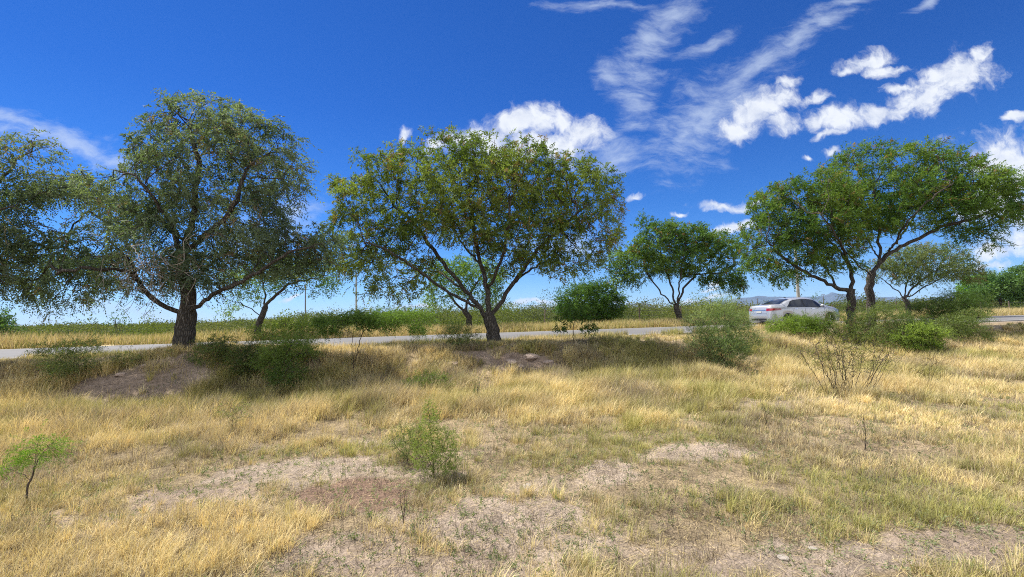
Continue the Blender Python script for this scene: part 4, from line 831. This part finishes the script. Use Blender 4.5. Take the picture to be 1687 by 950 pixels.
# ---------------------------------------------------------------- poles, fence, agave, stones
def bm_tube(pts, rad, k=8, lump=0):
    V = []; Fc = []; tube_chain(V, Fc, np.array(pts, float), np.array(rad, float), k, np.random.default_rng(1), lump)
    return np.concatenate(V), Fc
def box(x0, x1, y0, y1, z0, z1):
    V = np.array([(x, y, z) for z in (z0, z1) for x, y in ((x0, y0), (x1, y0), (x1, y1), (x0, y1))], float)
    return V, np.array([(3, 2, 1, 0), (4, 5, 6, 7), (0, 1, 5, 4), (1, 2, 6, 5), (2, 3, 7, 6), (3, 0, 4, 7)])
def poles():
    mc = principled('pole_concrete', (.33, .31, .28), .85, noise=(5, .25)); mwd = principled('pole_wood', (.13, .10, .08), .9, noise=(8, .3)); mi = principled('insulator', (.12, .07, .05), .3); mw = principled('wire_metal', (.08, .08, .085), .5, metal=.6)
    spec = [(1317, 42.0, 7.4, .15, mc, 'thick grey concrete utility pole behind the silver car'), (587, 65.0, 7.4, .14, mc, 'grey pole seen through the leaves between the two big near trees'), (503, 85.0, 7.4, .12, mwd, 'dark thin pole beside the spiky plant'),
            (1249, 250.0, 7.2, .22, mwd, 'tiny distant pole just above the silver car boot'), (1358, 200.0, 7.2, .20, mwd, 'tiny distant pole over the silver car bonnet'), (1171, 290.0, 7.0, .22, mwd, 'farthest tiny pole, left of the silver car')]
    tops = []
    for px, Y, h, r, m, lab in spec:
        b = at(px, Y); o = empty('utility_pole', b, math.atan2(RDIR[1], RDIR[0])); tag(o, lab, 'utility pole', 'utility poles beyond the road')
        v, f = bm_tube([(0, 0, -.3), (0, 0, h*.5), (0, 0, h)], [r, r*.85, r*.65], 10); link('pole', mesh_np('pole', v, f, smooth=True), m, o)
        v, f = box(-.06, .06, -.9, .9, h-.45, h-.33); link('crossarm', mesh_np('crossarm', v, [f]), mwd, o)
        for yy in (-.8, 0, .8):
            v, f = bm_tube([(0, yy, h-.33), (0, yy, h-.25), (0, yy, h-.2), (0, yy, h-.12)], [.03, .06, .035, .05], 8); link('insulator', mesh_np('insulator', v, f, smooth=True), mi, o)
        tops.append(b+np.array([0, 0, h-.12]))
    e1 = at(1317, 42)+np.array([34, 4, 7.2])
    def wire(a, b, lab):
        c = (np.array(a)+b)/2; u = np.linspace(0, 1, 24)[:, None]; p = a*(1-u)+b*u; p[:, 2] -= 4*.9*(u*(1-u))[:, 0]
        v, f = bm_tube(p-c, [.011]*24, 4); o = link('power_line', mesh_np('power_line', v, f), mw); o.location = c; tag(o, lab, 'power line', 'power lines')
    off = np.array([-RDIR[1], RDIR[0], 0])*.8
    wire(tops[0]+off, tops[1]+off, 'farther thin wire sagging between the concrete pole and the grey pole'); wire(tops[0]-off, tops[1]-off, 'nearer thin wire sagging between the concrete pole and the grey pole')
    wire(tops[0]-off, e1-off, 'thin wire running right from the concrete pole behind the crowns')
    # wire fence beyond the road
    f0 = empty('wire_fence', rp(0, 13.2, .70)); tag(f0, 'low wire fence on thin dark posts beyond the yellow verge grass', 'fence'); rng = np.random.default_rng(4)
    for i in range(8, 34):
        s = -8+i*3.6; p = np.array(rp(s, 13.2+rng.normal(0, .06), 0))-np.array(rp(0, 13.2, 0)); hh = rng.uniform(1.15, 1.4); dx, dy = rng.normal(0, .05, 2)
        v, f = bm_tube([(p[0], p[1], -.2), (p[0]+dx, p[1]+dy, hh)], [.055, .045], 6); link('post', mesh_np('post', v, f), mwd, f0)
    for z in (.35, .7, 1.05):
        a = np.array(rp(-8+8*3.6, 13.2, 0))-np.array(rp(0, 13.2, 0)); b = np.array(rp(-8+33*3.6, 13.2, 0))-np.array(rp(0, 13.2, 0)); v, f = bm_tube([(a[0], a[1], z), (b[0], b[1], z)], [.008, .008], 4); link('fence_wire', mesh_np('fence_wire', v, f), mw, f0)
    ma = principled('agave_leaf', (.16, .20, .13), .5, noise=(6, .2))
    for px, Y, sz, lab in ((503, 44, 1.9, 'large spiky agave-like plant beyond the road by the dark thin pole'), (530, 47, 1.6, 'smaller spiky plant right of the large spiky one')):
        b = at(px, Y); V = []; Q = []; k = 0
        for q in range(46):
            a = q*2.4; el = .25+1.15*(q/46); d = np.array([math.cos(a)*math.cos(el), math.sin(a)*math.cos(el), math.sin(el)]); s = np.array([-math.sin(a), math.cos(a), 0]); L = sz*rng.uniform(.8, 1.1)
            up = np.cross(s, d); m = d*L*.4; V += [(0, 0, .1)-s*.05, (0, 0, .1)+s*.05, m-s*.085, m+s*.085, m-up*.05, d*L]; Q += [(k, k+4, k+2, k+2), (k, k+1, k+4, k+4), (k+1, k+3, k+4, k+4), (k+2, k+4, k+5, k+5), (k+4, k+3, k+5, k+5)]; k += 6
        T = np.array(Q)[:, :3]; o = link('agave_plant', mesh_np('agave_plant', np.array(V), [T]), ma); o.location = b; tag(o, lab, 'agave')
def stones():
    ms = principled('pale_stone', (.27, .235, .20), .9, noise=(18, .25), bump=.5, bscale=40); mr = principled('clod', (.33, .25, .20), .95, noise=(18, .3), bump=.6, bscale=30)
    import bmesh
    L = [(1291, 922, .030, ms, 'small white stone on the bare wheel track'), (868, 803, .045, ms, 'pale flat stone in the sparse grass right of the bright green shrub'),
         (1340, 905, .022, ms, 'tiny stone beside the wheel track'), (875, 590, .20, mr, 'largest soil clod on the eroded bank below the round-crowned tree'),
         (842, 597, .15, mr, 'soil clod left of the largest one on the eroded bank'), (903, 598, .12, mr, 'soil clod right of the largest one on the eroded bank'), (858, 604, .10, mr, 'lowest small soil clod on the eroded bank'), (200, 618, .10, mr, 'soil clod on the shaded bank below the thick-trunked tree'), (240, 604, .08, mr, 'smaller soil clod near the roots of the thick-trunked tree'), (745, 600, .14, mr, 'soil clod at the left end of the eroded bank')]
    for i, (px, py, r, m, lab) in enumerate(L):
        bm = bmesh.new(); bmesh.ops.create_icosphere(bm, subdivisions=3, radius=1)
        P_ = np.array([v.co for v in bm.verts]); k = .55+.9*fbm(P_[:, 0]*1.3+i*5, P_[:, 1]*1.3, P_[:, 2]*1.3, seed=i+3, oct=4)
        for v, kk in zip(bm.verts, k): v.co = v.co*kk*r; v.co.z *= .5; v.co.x *= 1.25
        me = bpy.data.meshes.new('stone'); bm.to_mesh(me); bm.free()
        b = onground(px, py); o = link('stone' if m is ms else 'soil_clod', me, m); o.location = (b[0], b[1], b[2]+r*.08); o.rotation_euler = (0, 0, i*1.3); tag(o, lab, 'stone' if m is ms else 'soil clod')
poles(); stones()
# ---------------------------------------------------------------- car
def car():
    from mathutils.bvhtree import BVHTree
    top = ([-2.31, -2.29, -2.24, -2.16, -1.95, -1.62, -1.2, -.8, -.35, .1, .45, .8, 1.2, 1.45, 1.8, 2.05, 2.22, 2.3], [.60, .82, 1.03, 1.075, 1.10, 1.12, 1.30, 1.415, 1.46, 1.46, 1.42, 1.29, 1.08, 1.0, .93, .85, .74, .58])
    belt = ([-2.31, -2.24, -2.1, -1.6, 0, 1.2, 2.0, 2.3], [.55, .80, .95, .985, .95, .91, .80, .5])
    wid = ([-2.31, -2.27, -2.2, -2.05, -1.7, -1, 0, 1, 1.7, 2.05, 2.22, 2.3], [.60, .70, .79, .855, .885, .89, .89, .885, .865, .79, .66, .50])
    tw = ([-2.31, -2.2, -2.0, -1.62, -1.2, -.7, .2, .7, 1.2, 1.6, 2.1, 2.3], [.55, .66, .70, .69, .63, .58, .58, .62, .68, .72, .66, .45])
    st = np.unique(np.concatenate([np.linspace(-2.31, -2.0, 12), np.linspace(-2, 2.1, 84), np.linspace(2.1, 2.3, 7)]))
    rows = []
    for x in st:
        zt = np.interp(x, *top); zb_ = min(np.interp(x, *belt), zt-.03); w = np.interp(x, *wid); t = min(np.interp(x, *tw), w*.96)
        zl = .19+.12*max(0, (abs(x)-1.9)/.4)**1.3; ar = 0
        for xc in (-1.36, 1.34):
            d = .345**2-(x-xc)**2
            if d > 0: ar = max(ar, .315+math.sqrt(d))
        f = lambda z: max(z, ar) if ar else z
        pts = [(0, zl+.02), (w*.80, zl), (w*.80, f(zl)+.001), (w*.975, f(zl)+.004), (w*.985, max(zl+.10, ar+.01)), (w, max(min(.52, zb_-.16), ar+.03)), (w*.99, max(zb_-.13, ar+.05)), (w*.965, zb_), (t+(w*.965-t)*.12, zt-.085*(zt-zb_ > .2)-.03*(zt-zb_ <= .2)), (t, zt-.045*(zt-zb_ > .2)-.014), (t*.8, zt-.010), (t*.4, zt-.002), (0, zt)]
        rows.append([(x, -y, z) for y, z in pts]+[(x, y, z) for y, z in pts[-2:0:-1]])
    V = np.array(rows); n, k = V.shape[:2]; i = np.arange(n*k).reshape(n, k); j = np.roll(i, -1, 1)
    Q = np.stack([i[:-1], j[:-1], j[1:], i[1:]], -1).reshape(-1, 4)[:, ::-1]
    V = V.reshape(-1, 3); me = mesh_np('body', V, [Q, i[0][None], i[-1][None, ::-1]], smooth=True)
    paint = principled('silver_paint', (.48, .49, .51), .3, metal=.5, coat=.6); glass = principled('tinted_glass', (.012, .014, .016), .05, spec=.8); black = principled('black_trim', (.012, .012, .012), .45); tyre = principled('rubber', (.02, .02, .02), .85); rim = principled('alloy', (.5, .5, .52), .3, metal=.8)
    red = principled('tail_lens_red', (.28, .008, .01), .15, coat=1); plate = principled('plate_pale', (.42, .42, .40), .4); chrome = principled('chrome', (.7, .7, .72), .12, metal=1); amber = principled('head_lens', (.55, .57, .6), .1, coat=1)
    o = empty('parked_car', rp(31.0, 3.0, ROADZ+.004), math.atan2(RDIR[1], RDIR[0])); tag(o, 'silver four-door saloon car seen from behind its right rear corner, half hidden by shrubs', 'car')
    link('body', me, paint, o)
    bv = BVHTree.FromPolygons([tuple(v) for v in V], [tuple(int(a) for a in q) for q in Q]+[tuple(int(a) for a in i[0]), tuple(int(a) for a in i[-1][::-1])])
    def patch(name, grid, mat, off=.006, parent=None):
        """grid[a][b] = (origin, direction); lands on the body"""
        P_ = []; ok = True
        for row in grid:
            for og, d in row:
                h = bv.ray_cast(Vector(og), Vector(d).normalized())
                if h[0] is None: return None
                P_.append(h[0]-Vector(d).normalized()*off)
        a, b = len(grid), len(grid[0]); ii = np.arange(a*b).reshape(a, b)
        return link(name, mesh_np(name, np.array([tuple(p) for p in P_]), [np.stack([ii[:-1, :-1], ii[:-1, 1:], ii[1:, 1:], ii[1:, :-1]], -1).reshape(-1, 4)], smooth=True), mat, parent or o)
    def sidewin(x0, x1, inset, mat, off, sgn, name):
        g = []
        for u in np.linspace(0, 1, 18):
            row = []
            for f in np.linspace(0, 1, 6):
                xb = x0[0]+(x1[0]-x0[0])*u; xt = x0[1]+(x1[1]-x0[1])*u; x = xb+(xt-xb)*f
                zb_ = np.interp(x, *belt)+.015+inset; zt = np.interp(x, *top)-.11-inset
                row.append(((x, sgn*3, zb_+(max(zt, zb_+.005)-zb_)*f), (0, -sgn, 0)))
            g.append(row)
        return patch(name, g, mat, off)
    for sg in (-1, 1):
        sidewin((-1.42, -1.0), (1.18, .62), -.012, black, .004, sg, 'window_frame')
        sidewin((-1.28, -.92), (-.32, -.30), .012, glass, .009, sg, 'side_window'); sidewin((-.22, -.20), (1.02, .56), .012, glass, .009, sg, 'side_window')
        for x in (-.95, .15):
            patch('door_handle', [[((a, sg*3, z), (0, -sg, 0)) for z in (.86, .875, .89)] for a in np.linspace(x, x+.2, 5)], chrome, .022)
        for x in (-.27, .98, -1.05):
            patch('door_seam', [[((x, sg*3, z), (0, -sg, 0)) for z in np.linspace(.68 if x == -1.05 else .30, .90, 8)], [((x+.012, sg*3, z), (0, -sg, 0)) for z in np.linspace(.68 if x == -1.05 else .30, .90, 8)]], black, .003)
        g = []
        for u in np.linspace(0, 1, 16):   # wraps round the rear corner
            ang = math.radians(4+80*u); c = (-1.72, sg*.42); d = (math.cos(ang), -sg*math.sin(ang), 0)
            g.append([((c[0]-2*d[0], c[1]-2*d[1], z), d) for z in np.linspace(.80+.03*u, .925-.015*u*u, 4)])
        patch('tail_light', g, red, .008)
        patch('headlight', [[((3.2, sg*(.45+.35*u), z+.05*u), (-1, 0, 0)) for z in np.linspace(.62, .70, 4)] for u in np.linspace(0, .75, 6)], amber, .008)
        vm, fm = bm_tube([(0, 0, 0), (0, sg*.05, 0), (-.01, sg*.10, .01), (-.01, sg*.16, .01), (-.01, sg*.19, .0)], [.03, .05, .075, .07, .03], 10); vm[:, 0] *= .7
        mo = link('wing_mirror', mesh_np('wing_mirror', vm, fm, smooth=True), paint, o); mo.location = (.72, sg*.86, .99)
        for xc in (-1.36, 1.34):
            prof = [(.20, -.105), (.30, -.105), (.318, -.08), (.322, 0), (.318, .08), (.30, .105), (.20, .105)]
            K = 32; a = np.linspace(0, 2*math.pi, K, endpoint=False); VV = np.array([[(r*math.cos(q), w, r*math.sin(q)) for r, w in prof] for q in a]).reshape(-1, 3); m_ = len(prof); ii = np.arange(K*m_).reshape(K, m_); jj = np.roll(ii, -1, 0)
            wo = empty('wheel', (0, 0, 0)); wo.parent = o; wo.location = (xc, sg*.765, .322)
            link('tyre', mesh_np('tyre', VV, [np.stack([ii[:, :-1], ii[:, 1:], jj[:, 1:], jj[:, :-1]], -1).reshape(-1, 4)], smooth=True), tyre, wo)
            RV = []; RF = []; q0 = 0
            for s5 in range(5):
                b0 = s5*2*math.pi/5; y = sg*.085
                for da, rr in ((-.30, .05), (.30, .05), (.13, .205), (-.13, .205)): RV.append((rr*math.cos(b0+da), y, rr*math.sin(b0+da)))
                for da, rr in ((-.30, .05), (.30, .05), (.13, .205), (-.13, .205)): RV.append((rr*math.cos(b0+da), y-sg*.03, rr*math.sin(b0+da)))
                RF += [(q0, q0+1, q0+2, q0+3), (q0, q0+3, q0+7, q0+4), (q0+1, q0+5, q0+6, q0+2), (q0+7, q0+6, q0+5, q0+4)]; q0 += 8
            link('rim', mesh_np('rim', np.array(RV), [np.array(RF)]), rim, wo)
            d0 = len(a); DV = np.array([(.205*math.cos(q), sg*.03, .205*math.sin(q)) for q in a]); link('hub_disc', mesh_np('hub_disc', DV, [np.arange(d0)[None]]), black, wo)
    def topwin(x0, x1, f, mat, off, name):
        g = [[((x, y*np.interp(x, *tw)*f, 3), (0, 0, -1)) for y in np.linspace(-1, 1, 12)] for x in np.linspace(x0, x1, 12)]
        patch(name, g, mat, off)
    topwin(-1.60, -.86, .88, black, .003, 'window_frame'); topwin(-1.56, -.92, .82, glass, .008, 'rear_window'); topwin(.50, 1.36, .9, black, .003, 'window_frame'); topwin(.55, 1.30, .84, glass, .008, 'windscreen')
    patch('number_plate', [[((-3.2, y, z), (1, 0, 0)) for z in np.linspace(.70, .80, 3)] for y in np.linspace(-.16, .16, 5)], plate, .012)
    patch('chrome_strip', [[((-3.2, y, z), (1, 0, 0)) for z in (.835, .855)] for y in np.linspace(-.42, .42, 9)], chrome, .012)
    patch('rear_valance', [[((-3.2, y, z), (1, 0, 0)) for z in (.33, .38, .42)] for y in np.linspace(-.5, .5, 9)], black, .006)
    patch('boot_seam', [[((-3.2, y, z), (1, 0, 0)) for z in (.655, .667)] for y in np.linspace(-.5, .5, 9)], black, .003)
    patch('grille', [[((3.2, y, z), (-1, 0, 0)) for z in (.36, .44, .54)] for y in np.linspace(-.38, .38, 9)], black, .006)
    vm, fm = bm_tube([(-.55, 0, 1.45), (-.62, 0, 1.49), (-.70, 0, 1.50)], [.02, .018, .008], 6); link('roof_antenna', mesh_np('roof_antenna', vm, fm, smooth=True), black, o)
car()
make_haze()
